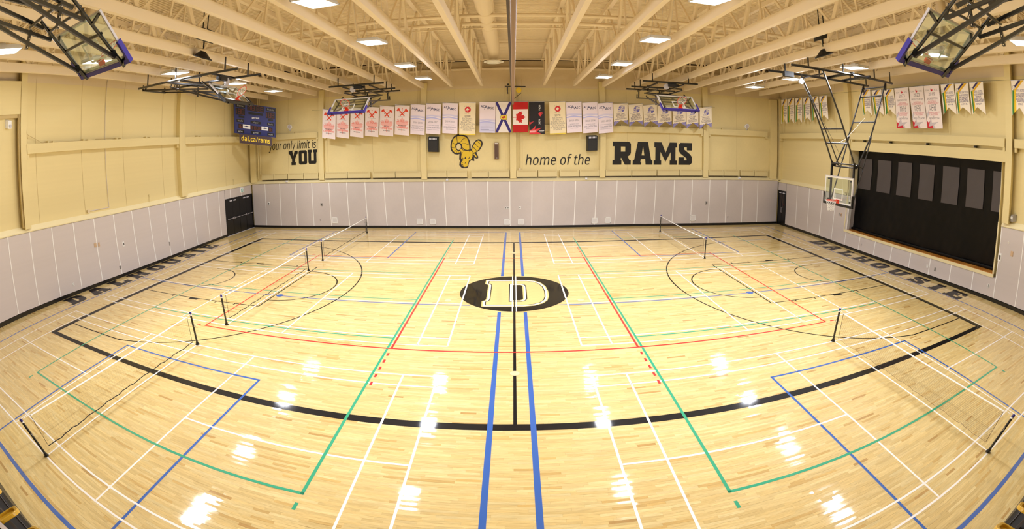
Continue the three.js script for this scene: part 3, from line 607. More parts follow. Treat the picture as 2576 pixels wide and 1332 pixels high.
// two destratification fans
for (const [x, d, label] of [[-9.9, -2.7, 'black drum fan hanging in the joists over the left court'], [10.2, -2.3, 'black drum fan hanging in the joists over the right court']]) {
  const t = rigid('drum_fan', label, 'fan');
  part('drum', [rcyl(0.24, 0.4, 0, 0.75, 0, 24), rcyl(0.25, 0.02, 0, 0.95, 0, 24)], M.drum, t);
  part('lower_ring', new THREE.TorusGeometry(0.235, 0.025, 8, 28).rotateX(PI / 2), M.drum, t);
  part('cone', new THREE.CylinderGeometry(0.07, 0.225, 0.2, 20, 1, true).translate(0, 0.12, 0), M.grille, t);
  const fins = []; for (let i = 0; i < 12; i++) fins.push(new THREE.BoxGeometry(0.012, 0.04, 0.2).translate(0, 0, 0.12).rotateY(i * PI / 6)); part('vane', fins, M.grille, t);
  part('hub', rcyl(0.07, 0.06, 0, 0, 0, 14), M.drum, t);
  part('stem', [rcyl(0.02, 0.3, 0, 0.45, 0, 8), rcyl(0.015, 0.6, 0.1, 1.25, 0, 6), rcyl(0.015, 0.6, -0.1, 1.25, 0, 6)], M.drum, t);
  place(t, [x, 8.05, d]);
}

// ---------------------------------------------------------------- stage in the right wall
{
  const o = structure('stage_opening', [wallBox('right', ST.d0 - 0.05, ST.d1, ST.y0 - 0.4, ST.y0 - 0.055, -1.4, U - 0.02), wallBox('right', ST.d0 - 0.3, ST.d0, ST.y0, ST.y1, -1.4, -0.5), wallBox('right', ST.d0, ST.d1, ST.y1, ST.y1 + 0.2, -1.4, U)], M.stageWood);
  make('jamb', wallBox('right', ST.d1, ST.d1 + 0.03, ST.y0, 2.72, -0.72, -0.02), M.panel, o);
  make('jamb', wallBox('right', ST.d1, ST.d1 + 0.03, 2.72, ST.y1, -0.72, -0.05), M.ledge, o);
  make('jamb', wallBox('right', ST.d0 - 0.03, ST.d0, ST.y0, ST.y1, -0.72, -0.02), M.ledge, o);
  make('trim', [wallBox('right', ST.d0 - 0.06, ST.d1 + 0.06, ST.y0 - 0.13, ST.y0 - 0.01, -0.04, 0.03), wallBox('right', ST.d1, ST.d1 + 0.07, ST.y0, 2.85, -0.04, 0.02), wallBox('right', ST.d0 - 0.07, ST.d0, ST.y0, 2.85, -0.04, 0.02)], M.ledge, o);
  let a = ST.d0;
  const pw = 0.115;
  for (let d = ST.d0, i = 0; d < ST.d1 - 0.01; d += 0.6, i++) make('stage_board', wallBox('right', d + 0.002, Math.min(d + 0.598, ST.d1), ST.y0 - 0.05, ST.y0 + 0.005, -1.4, 0.0), std([0xc07f33, 0xb3722a, 0xc98a3d, 0xba7830][i % 4], 0.3), o);
}
{   // black vinyl stage curtain with seven grey mesh windows and a padded hem
  const t = thing('stage_curtain', [17.75, ST.y0, -1.3], 'black vinyl curtain with grey mesh windows closing the stage opening', 'curtain');
  const n = 150, m = 26, pos = [], uv = [], ix = [], d0 = ST.d0, d1 = ST.d1 - 0.02, q = periodic(8, rnd), q2 = periodic(16, rnd);
  const tAt = (d, y) => { const u = (d - d0) / (d1 - d0), v = (y - ST.y0) / 4.05; return -0.62 + 0.035 * Math.sin(d * 3.1 + 2.5 * v) * (1 - v * 0.6) + 0.05 * (q(u * 1.7, v * 0.8) - 0.5) + 0.03 * (q2(u * 2.2, v) - 0.5) * (1.3 - v); };
  for (let j = 0; j <= m; j++) for (let i = 0; i <= n; i++) { const d = d0 + (d1 - d0) * i / n, y = ST.y0 + 0.03 + 4.0 * j / m; pos.push(d, y, tAt(d, y)); uv.push(d, y); }
  for (let j = 0; j < m; j++) for (let i = 0; i < n; i++) { const b = j * (n + 1) + i; ix.push(b, b + 1, b + n + 1, b + n + 1, b + 1, b + n + 2); }
  const g = new THREE.BufferGeometry(); g.setAttribute('position', new THREE.Float32BufferAttribute(pos, 3)); g.setAttribute('normal', new THREE.Float32BufferAttribute(new Float32Array(pos.length), 3)); g.setAttribute('uv', new THREE.Float32BufferAttribute(uv, 2)); g.setIndex(ix);
  make('cloth', onWall('right', g), M.curtain, t);
  for (let i = 0; i < 7; i++) {
    const b = 3.56 - 1.512 * i, a = Math.max(b - 1.0, ST.d0 + 0.02), P = [], X = [], Q = [], nn = 8, mm = 8;
    for (let j = 0; j <= mm; j++) for (let k = 0; k <= nn; k++) { const d = a + (b - a) * k / nn, y = 3.14 + 1.5 * j / mm; P.push(d, y, tAt(d, y) + 0.02); Q.push(k / nn, j / mm); }
    for (let j = 0; j < mm; j++) for (let k = 0; k < nn; k++) { const s = j * (nn + 1) + k; X.push(s, s + 1, s + nn + 1, s + nn + 1, s + 1, s + nn + 2); }
    const w = new THREE.BufferGeometry(); w.setAttribute('position', new THREE.Float32BufferAttribute(P, 3)); w.setAttribute('normal', new THREE.Float32BufferAttribute(new Float32Array(P.length), 3)); w.setAttribute('uv', new THREE.Float32BufferAttribute(Q, 2)); w.setIndex(X);
    make('mesh_window', onWall('right', w), M.mesh, t);
  }
  make('hem', onWall('right', tube([d0 + 0.03, ST.y0 + 0.07, 0.55], [d1 - 0.03, ST.y0 + 0.07, 0.55], 0.065, 10, 0.4)), M.curtain, t);
}
for (const d of [2.6, 0.6, -1.9, -4.8]) { const r = thing('curtain_bracket', [17.2, 5.3, d], 'small dark bracket above the stage curtain, ' + { 2.6: 'the one nearest the far wall', 0.6: 'second from the far wall', '-1.9': 'third from the far wall', '-4.8': 'the one nearest the stands' }[d], 'bracket'); make('clip', wallBox('right', d, d + 0.09, 5.44, 5.52, -0.15, -0.02), M.black, r); make('bolt', wallBox('right', d + 0.1, d + 0.16, 5.46, 5.5, -0.12, -0.05), M.chrome, r); }

// ---------------------------------------------------------------- doors
{
  const D = structure('door_1', [wallBox('left', 7.7, 7.76, 0, 2.22, U, 0.03), wallBox('left', 10.78, 10.84, 0, 2.22, U, 0.03), wallBox('left', 7.7, 10.84, 2.16, 2.22, U, 0.03)], M.door);
  for (let i = 0; i < 4; i++) {
    const a = 7.77 + i * 0.755, b = a + 0.745, leaf = make('door_leaf', wallBox('left', a, b, 0.01, 2.15, U + 0.02, 0.0, 0.5), M.door, D);
    make('push_bar', [wallBox('left', a + 0.05, b - 0.05, 0.98, 1.03, 0.05, 0.08), wallBox('left', i % 2 ? a + 0.03 : b - 0.12, i % 2 ? a + 0.12 : b - 0.03, 0.94, 1.07, 0, 0.07)], M.chrome, leaf);
    make('door_closer', wallBox('left', i % 2 ? a + 0.08 : b - 0.32, i % 2 ? a + 0.32 : b - 0.08, 2.03, 2.1, 0, 0.05), M.alu, leaf);
    make('kick_plate', wallBox('left', a + 0.03, b - 0.03, 0.05, 0.9, 0, 0.004), M.base, leaf);
  }
  make('threshold', wallBox('left', 7.7, 10.84, 0, 0.015, -0.02, 0.06), M.alu, D);
  const E = structure('door_2', [wallBox('right', 9.86, 9.9, 0, 2.2, U, 0.02), wallBox('right', 10.76, 10.8, 0, 2.2, U, 0.02), wallBox('right', 9.86, 10.8, 2.15, 2.2, U, 0.02)], M.door);
  for (const [a, b, k] of [[9.91, 10.32, 1], [10.34, 10.755, 0]]) {
    const leaf = make('door_leaf', wallBox('right', a, b, 0.01, 2.14, U + 0.02, 0.0, 0.5), M.door, E);
    make('window_slot', wallBox('right', k ? b - 0.16 : a + 0.06, k ? b - 0.06 : a + 0.16, 1.1, 1.95, 0, 0.004), M.doorGlass, leaf);
    make('pull_plate', wallBox('right', k ? b - 0.07 : a + 0.02, k ? b - 0.02 : a + 0.07, 0.8, 1.15, 0, 0.012), M.chrome, leaf);
    make('door_closer', wallBox('right', a + 0.08, a + 0.3, 2.03, 2.09, 0, 0.06), M.alu, leaf);
  }
  make('notice', wallBox('right', 10.02, 10.14, 1.3, 1.33, 0.002, 0.006), M.red, E);
}

// ---------------------------------------------------------------- basketball backstops
// local axes of a backstop: f forwards to the court, r to its right, y up; at() turns them into court metres
function hoopParts(t, at, o, up, out, padMat, dirNet) {   // o = board centre (f, y); up, out = unit vectors (f, y) along the board and out of its face
  const B = (r, u, n) => at(o[0] + up[0] * u + out[0] * n, r, o[1] + up[1] * u + out[1] * n);
  const quad = (r0, r1, u0, u1, n0, n1) => {   // a slab lying in the board's plane
    const g = new THREE.BoxGeometry(1, 1, 1), p = g.attributes.position;
    for (let i = 0; i < p.count; i++) { const q = B(r0 + (p.getX(i) + 0.5) * (r1 - r0), u0 + (p.getY(i) + 0.5) * (u1 - u0), n0 + (p.getZ(i) + 0.5) * (n1 - n0)); p.setXYZ(i, q[0], q[1], -q[2]); }
    return g;
  };
  const W = 0.915, H = 0.535;
  make('glass', quad(-W + 0.02, W - 0.02, -H + 0.02, H - 0.02, 0, 0.012), M.glass, t);
  make('frame_edge', quad(-W, W, H - 0.03, H, -0.03, 0.018), M.alu, t); make('frame_edge', quad(-W, W, -H, -H + 0.03, -0.03, 0.018), M.alu, t);
  make('frame_edge', quad(-W, -W + 0.03, -H, H, -0.03, 0.018), M.alu, t); make('frame_edge', quad(W - 0.03, W, -H, H, -0.03, 0.018), M.alu, t);
  make('border_line', [quad(-W + 0.03, W - 0.03, H - 0.08, H - 0.03, 0.013, 0.016), quad(-W + 0.03, W - 0.03, -H + 0.03, -H + 0.08, 0.013, 0.016), quad(-W + 0.03, -W + 0.08, -H + 0.03, H - 0.03, 0.013, 0.016), quad(W - 0.08, W - 0.03, -H + 0.03, H - 0.03, 0.013, 0.016)], M.whitePaint, t);
  make('target_square', [quad(-0.295, 0.295, 0.02, 0.07, 0.013, 0.016), quad(-0.295, 0.295, -0.38, -0.33, 0.013, 0.016), quad(-0.295, -0.245, -0.33, 0.02, 0.013, 0.016), quad(0.245, 0.295, -0.33, 0.02, 0.013, 0.016)], M.whitePaint, t);
  make('padding', [quad(-W - 0.03, W + 0.03, -H - 0.07, -H + 0.02, -0.05, 0.05), quad(-W - 0.03, -W + 0.03, -H, -H + 0.4, -0.05, 0.05), quad(W - 0.03, W + 0.03, -H, -H + 0.4, -0.05, 0.05)], padMat, t);
  const ring = (u, n, rr, k) => { const a = k * PI / 8; return B(rr * Math.cos(a), u + dirNet[0] * 0, n + rr * Math.sin(a)); };
  const rimU = -0.385, rimN = 0.385, rp = [];
  for (let k = 0; k <= 16; k++) rp.push(ring(rimU, rimN, 0.225, k));
  make('rim', chain(rp, 0.011, 8), M.orange, t);
  make('rim_bracket', [quad(-0.1, 0.1, rimU - 0.12, rimU + 0.02, 0.012, 0.05), quad(-0.07, 0.07, rimU - 0.015, rimU + 0.012, 0.05, 0.17)], M.orange, t);
  const strands = [], drop = [[0, 0.22], [0.1, 0.2], [0.2, 0.165], [0.3, 0.14], [0.4, 0.125]];
  const N = (k, l) => { const a = k * PI / 6, q = B(drop[l][1] * Math.cos(a), rimU, rimN + drop[l][1] * Math.sin(a)), g = at(o[0] + 0, 0, o[1]), e = at(o[0] + dirNet[0], 0, o[1] + dirNet[1]); return q.map((v, i) => v + (e[i] - g[i]) * drop[l][0]); };
  for (let k = 0; k < 12; k++) for (let l = 0; l < 4; l++) { strands.push(tube(N(k, l), N(k + (l % 2 ? -0.5 : 0.5) + 0, l + 1), 0.005, 5)); strands.push(tube(N(k, l), N(k + (l % 2 ? 0.5 : -0.5), l + 1), 0.005, 5)); }
  make('net', strands, M.netWhite, t);
}
function backstop(label, at, dy, pads, across, seat) {
  const t = thing('basketball_backstop', at(0, 0, 6.5 + dy), label, 'basketball hoop');
  const up = [-0.752, 0.659], out = [0.659, 0.752], Y = (y) => y + dy, A = (f, r, y) => at(f, r, Y(y));
  hoopParts(t, at, [0, Y(6.95)], up, out, pads, [-0.55, -0.6]);
  const tubeOf = (name, f0, r0, y0, f1, r1, y1, w, sq) => make(name, sq ? bar(A(f0, r0, y0), A(f1, r1, y1), w * 2, w * 2) : tube(A(f0, r0, y0), A(f1, r1, y1), w), M.frame, t);
  for (const s of [-1, 1]) {
    const r = s * 0.71;
    tubeOf('mast', -0.93, r, 7.44, 0.46, r, 6.5, 0.036);
    tubeOf('brace', -2.6, r, 7.42, 0.2, r, 6.62, 0.03, true);
    tubeOf('lower_arm', -4.6, r, 7.58, -0.6, r, 7.13, 0.03, true);
    tubeOf('upper_arm', -3.0, r * 0.92, 7.68, -0.85, r * 0.92, 7.3, 0.03, true);
    tubeOf('upper_arm', -3.0, r * 0.92, 7.68, -1.0, r * 0.92, 7.66, 0.028, true);
    tubeOf('link', -1.12, r, 7.24, -1.14, r, 6.9, 0.028, true); tubeOf('link', -4.6, r, 7.58, -4.55, r, 7.78, 0.025, true); tubeOf('link', -0.6, r, 7.13, -0.74, r, 7.35, 0.022, true); tubeOf('link', -2.6, r, 7.42, -2.75, r, 7.5, 0.024, true);
    make('clamp', [bar(A(0.12, r, 6.72), A(0.2, r, 6.62), 0.08, 0.1), bar(A(-0.42, r, 7.08), A(-0.36, s * 0.86, 7.28), 0.05, 0.05), bar(A(0.4, r, 6.52), A(0.36, s * 0.84, 6.66), 0.06, 0.05)], M.frame, t);
    make('bolt', [[-1.12, 7.24], [-1.13, 7.07], [-1.14, 6.92], [0.2, 6.62], [-2.6, 7.42]].map(([f, y]) => tube(A(f, r - 0.045, y), A(f, r + 0.045, y), 0.013, 8)), M.chrome, t);
  }
  for (const [f, y] of [[-0.68, 7.28], [-1.13, 7.3], [-3.0, 7.68], [-4.55, 7.56], [-0.2, 6.97]]) tubeOf('crossbar', f, -0.75, y, f, 0.75, y, 0.03, f < -2);
  const P = seat.pipes;
  if (across) for (const f of P) tubeOf('ceiling_pipe', f, -1.45, seat.y, f, 1.45, seat.y, 0.045);
  else for (const r of P) tubeOf('ceiling_pipe', -4.75, r, seat.y, 0.9, r, seat.y, 0.045);
  const hang = across ? P.flatMap((f) => [[f, -0.95], [f, 0.95]]) : P.flatMap((r) => [[-4.1, r], [-2.3, r], [0.3, r]]);
  for (const [f, r] of hang) tubeOf('hanger', f, r, seat.y, f, r, 8.3 - dy, 0.022, true);
  for (const s of [-1, 1]) tubeOf('hinge_arm', -4.55, s * 0.62, 7.56, -4.45, s * 0.62, seat.y, 0.03, true);
  if (across) { tubeOf('rail', -0.9, -0.7, seat.y - 0.06, -4.4, -0.7, seat.y - 0.06, 0.035, true); tubeOf('rail', -0.9, 0.7, seat.y - 0.06, -4.4, 0.7, seat.y - 0.06, 0.035, true); }
  else { tubeOf('rail', -2.2, -0.75, seat.y, -2.2, 0.75, seat.y, 0.035, true); tubeOf('rail', -0.4, -0.75, seat.y, -0.4, 0.75, seat.y, 0.035, true); }
  const mf = across ? -0.95 : -0.35;
  make('winch_motor', [bar(A(mf, -0.12, seat.y - 0.12), A(mf, 0.3, seat.y - 0.12), 0.16, 0.16), tube(A(mf, 0.3, seat.y - 0.12), A(mf, 0.45, seat.y - 0.12), 0.07, 12)], M.drum, t);
  make('cable_reel', [tube(A(mf - 0.05, -0.2, seat.y - 0.2), A(mf + 0.03, -0.2, seat.y - 0.2), 0.14, 18)], M.alu, t);
  const sheave = []; for (let i = 0; i < 8; i++) { const a = i * PI / 4; sheave.push(bar(A(-3.4, -0.4, seat.y + 0.0), A(-3.4 + 0.16 * Math.sin(a), -0.4, seat.y + 0.16 * Math.cos(a)), 0.018, 0.018)); const b = (i + 1) * PI / 4; sheave.push(bar(A(-3.4 + 0.16 * Math.sin(a), -0.4, seat.y + 0.16 * Math.cos(a)), A(-3.4 + 0.16 * Math.sin(b), -0.4, seat.y + 0.16 * Math.cos(b)), 0.03, 0.03)); }
  make('pulley_wheel', sheave, M.frame, t);
  make('hoist_cable', tube(A(mf, -0.15, seat.y - 0.25), A(-0.7, 0, 7.28), 0.006, 5), M.black, t);
  return t;
}
backstop('folded hoop with purple padding high before the red and white banners', (f, r, y) => [-7.5 + r, y, 5.3 - f], -0.1, M.pad, true, { pipes: [-0.85, -3.0, -4.1], y: 8.0 });
backstop('folded hoop with purple padding high before the small pennants', (f, r, y) => [7.55 + r, y, 5.38 - f], -0.1, M.pad, true, { pipes: [-0.85, -3.0, -4.1], y: 8.0 });
backstop('large folded hoop with purple padding seen from behind, upper left corner', (f, r, y) => [-7.43 - r, y, -9.21 + f], 0.04, M.pad, true, { pipes: [-0.85, -2.2, -3.2], y: 7.95 });
backstop('large folded hoop with purple padding seen from behind, upper right corner', (f, r, y) => [7.43 - r, y, -9.21 + f], -0.06, M.pad, true, { pipes: [-0.85, -2.2, -3.2], y: 7.95 });
backstop('folded hoop with black padding above the left wall, nearest the scoreboard', (f, r, y) => [-10.25 + f, y, -0.42 - r], 0.14, M.padBlack, false, { pipes: [-0.72, 0.85], y: 7.66 });
{   // the one hoop that is let down
  const t = thing('basketball_backstop', [12.6, 2.8, -0.5], 'lowered basketball hoop on long black tubes in front of the stage curtain', 'basketball hoop');
  const c = -0.48, at = (f, r, y) => [12.5 - f, y, c + r];
  hoopParts(t, at, [0, 3.4], [0, 1], [1, 0], M.padBlack, [0, -1]);
  const T = (name, a, b, w, sq) => make(name, sq ? bar(a, b, w * 2, w * 2) : tube(a, b, w), M.frame, t);
  for (const d of [-1.2, 0.38]) { T('ceiling_pipe', [9.5, 7.8, d], [15.25, 7.8, d], 0.048); for (const x of [10.3, 12.1, 14.0, 15.1]) T('hanger', [x, 7.8, d], [x, 8.25, d], 0.022, true); }
  for (const d of [c - 0.72, c + 0.72]) {
    T('front_arm', [11.0, 7.76, d], [12.72, 4.36, d], 0.036);
    T('rear_arm', [14.72, 7.72, d], [13.66, 5.52, d], 0.034); T('rear_arm', [13.66, 5.52, d], [12.86, 4.32, d], 0.034);
    T('mast', [12.68, 4.5, d], [12.66, 2.95, d], 0.036, true);
    T('brace', [13.72, 5.55, d], [13.22, 4.3, d], 0.028); T('brace', [13.22, 4.3, d], [12.74, 3.02, d], 0.028);
    T('link', [14.75, 7.8, d], [14.72, 7.45, d], 0.035, true); T('link', [13.22, 4.3, d], [12.8, 4.42, d], 0.022);
    make('clamp', [bar([12.5, 3.8, d], [12.7, 3.8, d], 0.06, 0.06), bar([12.5, 3.0, d], [12.7, 3.0, d], 0.06, 0.06), bar([12.68, 4.3, d], [12.9, 4.4, d], 0.09, 0.05)], M.frame, t);
    make('bolt', [[12.1, 5.6], [13.66, 5.52], [12.8, 4.4], [12.72, 3.02]].map(([x, y]) => tube([x, y, d - 0.06], [x, y, d + 0.06], 0.02, 8)), M.chrome, t);
  }
  T('diagonal', [11.1, 7.55, c + 0.7], [12.72, 4.36, c + 0.3], 0.026);
  for (const [x, y] of [[11.05, 7.66], [12.02, 5.74], [12.3, 5.2], [12.66, 4.42], [14.72, 7.6], [14.5, 7.22], [13.95, 6.12], [12.84, 4.3]]) T('crossbar', [x, y, c - 0.72], [x, y, c + 0.72], 0.03);
  T('rail', [12.6, 7.86, -1.3], [12.6, 7.86, 0.5], 0.045, true); T('rail', [13.6, 7.86, -1.3], [13.6, 7.86, 0.5], 0.04, true);
  make('winch_motor', [bar([13.5, 7.95, -0.5], [14.0, 7.95, -0.5], 0.18, 0.16), tube([13.9, 7.95, -0.35], [13.9, 7.95, -0.05], 0.1, 14)], M.drum, t);
  make('bracket_box', [bar([9.95, 7.68, 0.0], [10.4, 7.68, 0.0], 0.2, 0.16)], M.drum, t);
  make('cable_reel', tube([10.9, 7.5, 0.1], [10.9, 7.5, 0.2], 0.11, 16), M.alu, t);
  make('hoist_cable', chain([[10.9, 7.5, 0.15], [12.7, 4.6, -0.4]], 0.007, 5), M.black, t); make('safety_cord', chain([[14.0, 6.3, -0.5], [12.85, 5.4, -0.45], [12.35, 5.2, -0.48]], 0.009, 5), M.netWhite, t);
}

// ---------------------------------------------------------------- net posts and nets
{
  const courts = [[-8.33, -11.85, -5.75, 'nearest court on the left side'], [-8.33, -4.21, 1.88, 'middle court on the left side'], [-8.4, 3.56, 9.8, 'farthest court on the left side'], [8.3, -11.85, -5.76, 'nearest court on the right side'], [8.3, 3.48, 9.68, 'farthest court on the right side']];
  let proto = null;
  const post = (x, d, k, label) => {
    let p;
    if (!proto) {
      p = proto = rigid('net_post', label, 'net post', 'black posts of the five nets');
      part('tube', [rcyl(0.024, 0.86, 0, 0.44, 0, 14)], M.post, p);
      part('foot', [rcyl(0.05, 0.03, 0, 0.015, 0, 16), rcyl(0.034, 0.06, 0, 0.05, 0, 14)], M.black, p);
      part('top_cap', [rcyl(0.028, 0.05, 0, 0.9, 0, 14), new THREE.SphereGeometry(0.028, 12, 8).translate(0, 0.92, 0)], M.cap, p);
      part('collar', rcyl(0.03, 0.03, 0, 0.855, 0, 14), M.plastic, p);
      part('cord_cleat', [new THREE.TorusGeometry(0.035, 0.006, 6, 14).translate(0.05, 0.55, 0), new THREE.TorusGeometry(0.035, 0.006, 6, 14).translate(-0.05, 0.6, 0)], M.chrome, p);
    } else p = copy(proto, label);
    place(p, [x, 0.001, d]);
  };
  for (const [x, a, b, where] of courts) {
    post(x, a, 0, 'black net post with blue cap, near end, ' + where);
    post(x, b, 1, 'black net post with blue cap, far end, ' + where);
    const n0 = a + 0.2, n1 = b - 0.2, top = (d) => 0.885 - 0.05 * Math.sin(PI * (d - a) / (b - a)), low = (d) => 0.14 + 0.012 * Math.sin(d * 9.1) + 0.008 * Math.sin(d * 23.7);
    const t = thing('badminton_net', [x, 0.1, (a + b) / 2], 'low net with white tape and dark mesh on the ' + where, 'net');
    const N = 40, line = (f) => [...Array(N + 1).keys()].map((i) => { const d = n0 + (n1 - n0) * i / N; return [x, f(d), d]; });
    const tp = [], pts = line(top);
    for (let i = 0; i < N; i++) tp.push(bar([x, pts[i][1] - 0.02, pts[i][2]], [x, pts[i + 1][1] - 0.02, pts[i + 1][2]], 0.05, 0.008));
    make('top_tape', tp, M.netWhite, t);
    make('bottom_cord', chain(line(low), x < 0 ? 0.011 : 0.0035, 6), x < 0 ? M.cordBlack : M.netBrown, t);
    make('side_cord', [tube([x, top(n0), n0], [x, low(n0), n0], 0.006, 5), tube([x, top(n1), n1], [x, low(n1), n1], 0.006, 5)], x < 0 ? M.cordBlack : M.netBrown, t);
    make('tie_cord', [tube([x, 0.885, a], [x, top(n0), n0], 0.006, 5), tube([x, 0.885, b], [x, top(n1), n1], 0.006, 5)], M.netWhite, t);
    const ms = [], fine = x > 0 ? 0.034 : 0.075, r = x > 0 ? 0.0012 : 0.0007;
    for (let d = n0 + fine; d < n1; d += fine) ms.push(tube([x, low(d), d], [x, top(d), d], r, 3, 2));
    for (let y = 0.17; y < 0.86; y += fine) ms.push(...chain([...Array(9).keys()].map((i) => { const d = n0 + (n1 - n0) * i / 8; return [x, low(d) + (top(d) - low(d)) * (y - 0.14) / 0.745, d]; }), r, 3));
    tag(make('netting', ms, M.netBrown, t), null, null, null, 'stuff');
  }
}

// ---------------------------------------------------------------- banners and flags
const LEAF = [[0, 1], [.13, .76], [.27, .82], [.22, .42], [.42, .62], [.47, .5], [.72, .56], [.63, .36], [.7, .27], [.35, -.02], [.4, -.16], [.04, -.11], [.05, -.55], [-.05, -.55], [-.04, -.11], [-.4, -.16], [-.35, -.02], [-.7, .27], [-.63, .36], [-.72, .56], [-.47, .5], [-.42, .62], [-.22, .42], [-.27, .82], [-.13, .76]];
function leaf(g, cx, cy, s, color, turn = 0) { g.save(); g.translate(cx, cy); g.rotate(turn); g.fillStyle = color; g.beginPath(); LEAF.forEach(([x, y], i) => g[i ? 'lineTo' : 'moveTo'](x * s, -y * s)); g.closePath(); g.fill(); g.restore(); }
function text(g, str, x, y, size, color, font = 'serif', max, weight = '') { g.fillStyle = color; g.font = weight + ' ' + size + 'px ' + font; g.textAlign = 'center'; g.fillText(str, x, y, max); }
function flow(g, pts, color) { g.fillStyle = color; g.beginPath(); pts.forEach(([x, y], i) => g[i ? 'lineTo' : 'moveTo'](x, y)); g.closePath(); g.fill(); }
function wave(g, y0, y1, color, w, amp) { const P = []; for (let i = 0; i <= 20; i++) P.push([w * i / 20, y0 - amp * Math.sin(i / 20 * 5.4 - 0.8)]); for (let i = 20; i >= 0; i--) P.push([w * i / 20, y1 - amp * Math.sin(i / 20 * 5.0 - 0.6)]); flow(g, P, color); }
const axes = (year, who, fr) => (g, w, h) => {
  g.fillStyle = '#f3e4e4'; g.fillRect(0, 0, w, h); leaf(g, w / 2, h * 0.7, w * 0.62, '#f6b9b4');
  g.strokeStyle = '#e2401f'; g.lineWidth = w * 0.07; g.lineCap = 'round';
  for (const s of [-1, 1]) { g.beginPath(); g.moveTo(w / 2 - s * w * 0.13, h * 0.345); g.lineTo(w / 2 + s * w * 0.27, h * 0.14); g.stroke(); const x = w / 2 + s * w * 0.27, y = h * 0.135; flow(g, [[x - s * w * 0.1, y - h * 0.015], [x + s * w * 0.02, y - h * 0.03], [x + s * w * 0.13, y + h * 0.055], [x + s * w * 0.02, y + h * 0.075], [x - s * w * 0.08, y + h * 0.03]], '#e2401f'); }
  leaf(g, w / 2, h * 0.125, w * 0.055, '#e2401f');
  text(g, 'C', w / 2, h * 0.2, w * 0.09, '#3a3434', 'sans-serif', null, 'bold'); text(g, 'A', w * 0.34, h * 0.275, w * 0.09, '#3a3434', 'sans-serif', null, 'bold'); text(g, 'I', w * 0.66, h * 0.275, w * 0.09, '#3a3434', 'sans-serif', null, 'bold'); text(g, 'L', w / 2, h * 0.34, w * 0.09, '#3a3434', 'sans-serif', null, 'bold');
  g.fillStyle = '#8a8080'; g.fillRect(w * 0.22, h * 0.375, w * 0.56, 3);
  text(g, year, w / 2, h * 0.56, w * 0.185, '#e0422c', 'sans-serif', w * 0.72); text(g, who, w / 2, h * 0.7, w * 0.11, '#3a3033', 'serif', w * 0.6, 'bold'); text(g, 'CHAMPIONS', w / 2, h * 0.78, w * 0.165, '#e8432e', 'serif', w * 0.84, 'bold'); text(g, fr, w / 2, h * 0.845, w * 0.1, '#3a3033', 'serif', w * 0.6, 'bold');
};
const waves = (year, sport, fr, plain) => (g, w, h) => {
  g.fillStyle = '#eee0ea'; g.fillRect(0, 0, w, h); if (plain) { g.fillStyle = '#d5d3f2'; g.fillRect(0, h * 0.6, w, h * 0.4); }
  const o = plain ? h * 0.18 : 0;
  wave(g, h * 0.37 + o, h * 0.4 + o, '#dcd3ea', w, h * 0.012); wave(g, h * 0.4 + o, h * 0.43 + o, '#cfcbee', w, h * 0.014); wave(g, h * 0.46 + o, h * 0.5 + o, '#bcbdf0', w, h * 0.02); wave(g, h * 0.435 + o, h * 0.445 + o, '#faf5fb', w, h * 0.02);
  text(g, 'ACA', w * 0.27, h * 0.175, w * 0.2, '#3a3c60', 'sans-serif', w * 0.4, 'bold'); text(g, 'ASC', w * 0.73, h * 0.225, w * 0.2, '#4a4c6e', 'sans-serif', w * 0.42, 'bold');
  g.strokeStyle = '#3a3c60'; g.lineWidth = w * 0.025; g.beginPath(); g.moveTo(w * 0.3, h * 0.235); g.quadraticCurveTo(w * 0.36, h * 0.17, w * 0.46, h * 0.14); g.lineTo(w * 0.52, h * 0.22); g.lineTo(w * 0.58, h * 0.15); g.lineTo(w * 0.66, h * 0.22); g.stroke();
  if (plain) { for (const [y, l] of [[0.8, 0.62], [0.835, 0.8], [0.885, 0.55], [0.92, 0.85]]) { g.fillStyle = y === 0.8 || y === 0.885 ? '#777aa5' : '#a9aacb'; g.fillRect(w * 0.06, h * y, w * l, h * 0.012); } return; }
  text(g, year, w / 2, h * 0.63, w * 0.16, '#56546a', 'serif', w * 0.66); text(g, sport, w / 2, h * 0.73, w * 0.075, '#77728a', 'serif', w * 0.78); text(g, 'CHAMPIONS', w / 2, h * 0.815, w * 0.15, '#5a5874', 'serif', w * 0.84); text(g, fr, w / 2, h * 0.87, w * 0.07, '#77728a', 'serif', w * 0.8);
};
const medal = (year, m) => (g, w, h) => {
  g.fillStyle = '#f2e3bf'; g.fillRect(0, 0, w, h); g.fillStyle = '#e6cc4a'; g.fillRect(0, h * 0.965, w, h * 0.035);
  text(g, 'C C A A', w / 2, h * 0.135, w * 0.11, '#8a7a6a'); text(g, 'A C S C', w / 2, h * 0.345, w * 0.11, '#8a7a6a');
  g.fillStyle = '#d3262b'; g.beginPath(); g.arc(w * 0.52, h * 0.215, w * 0.185, 0, 7); g.fill(); leaf(g, w * 0.5, h * 0.235, w * 0.15, '#f6e7d0'); g.fillStyle = '#e99c92'; g.fillRect(w * 0.36, h * 0.235, w * 0.12, h * 0.02);
  text(g, year, w / 2, h * 0.44, w * 0.17, '#6a5a5a', 'serif', null, 'bold');
  ['NATIONAL', "WOMEN'S", 'BASKETBALL', m + ' MEDALISTS', 'NATIONAUX', 'DE BASKET BALL', 'FÉMININ'].forEach((s, i) => text(g, s, w / 2, h * (0.51 + 0.06 * i), w * 0.125, '#5a5058', 'serif', w * 0.93));
};
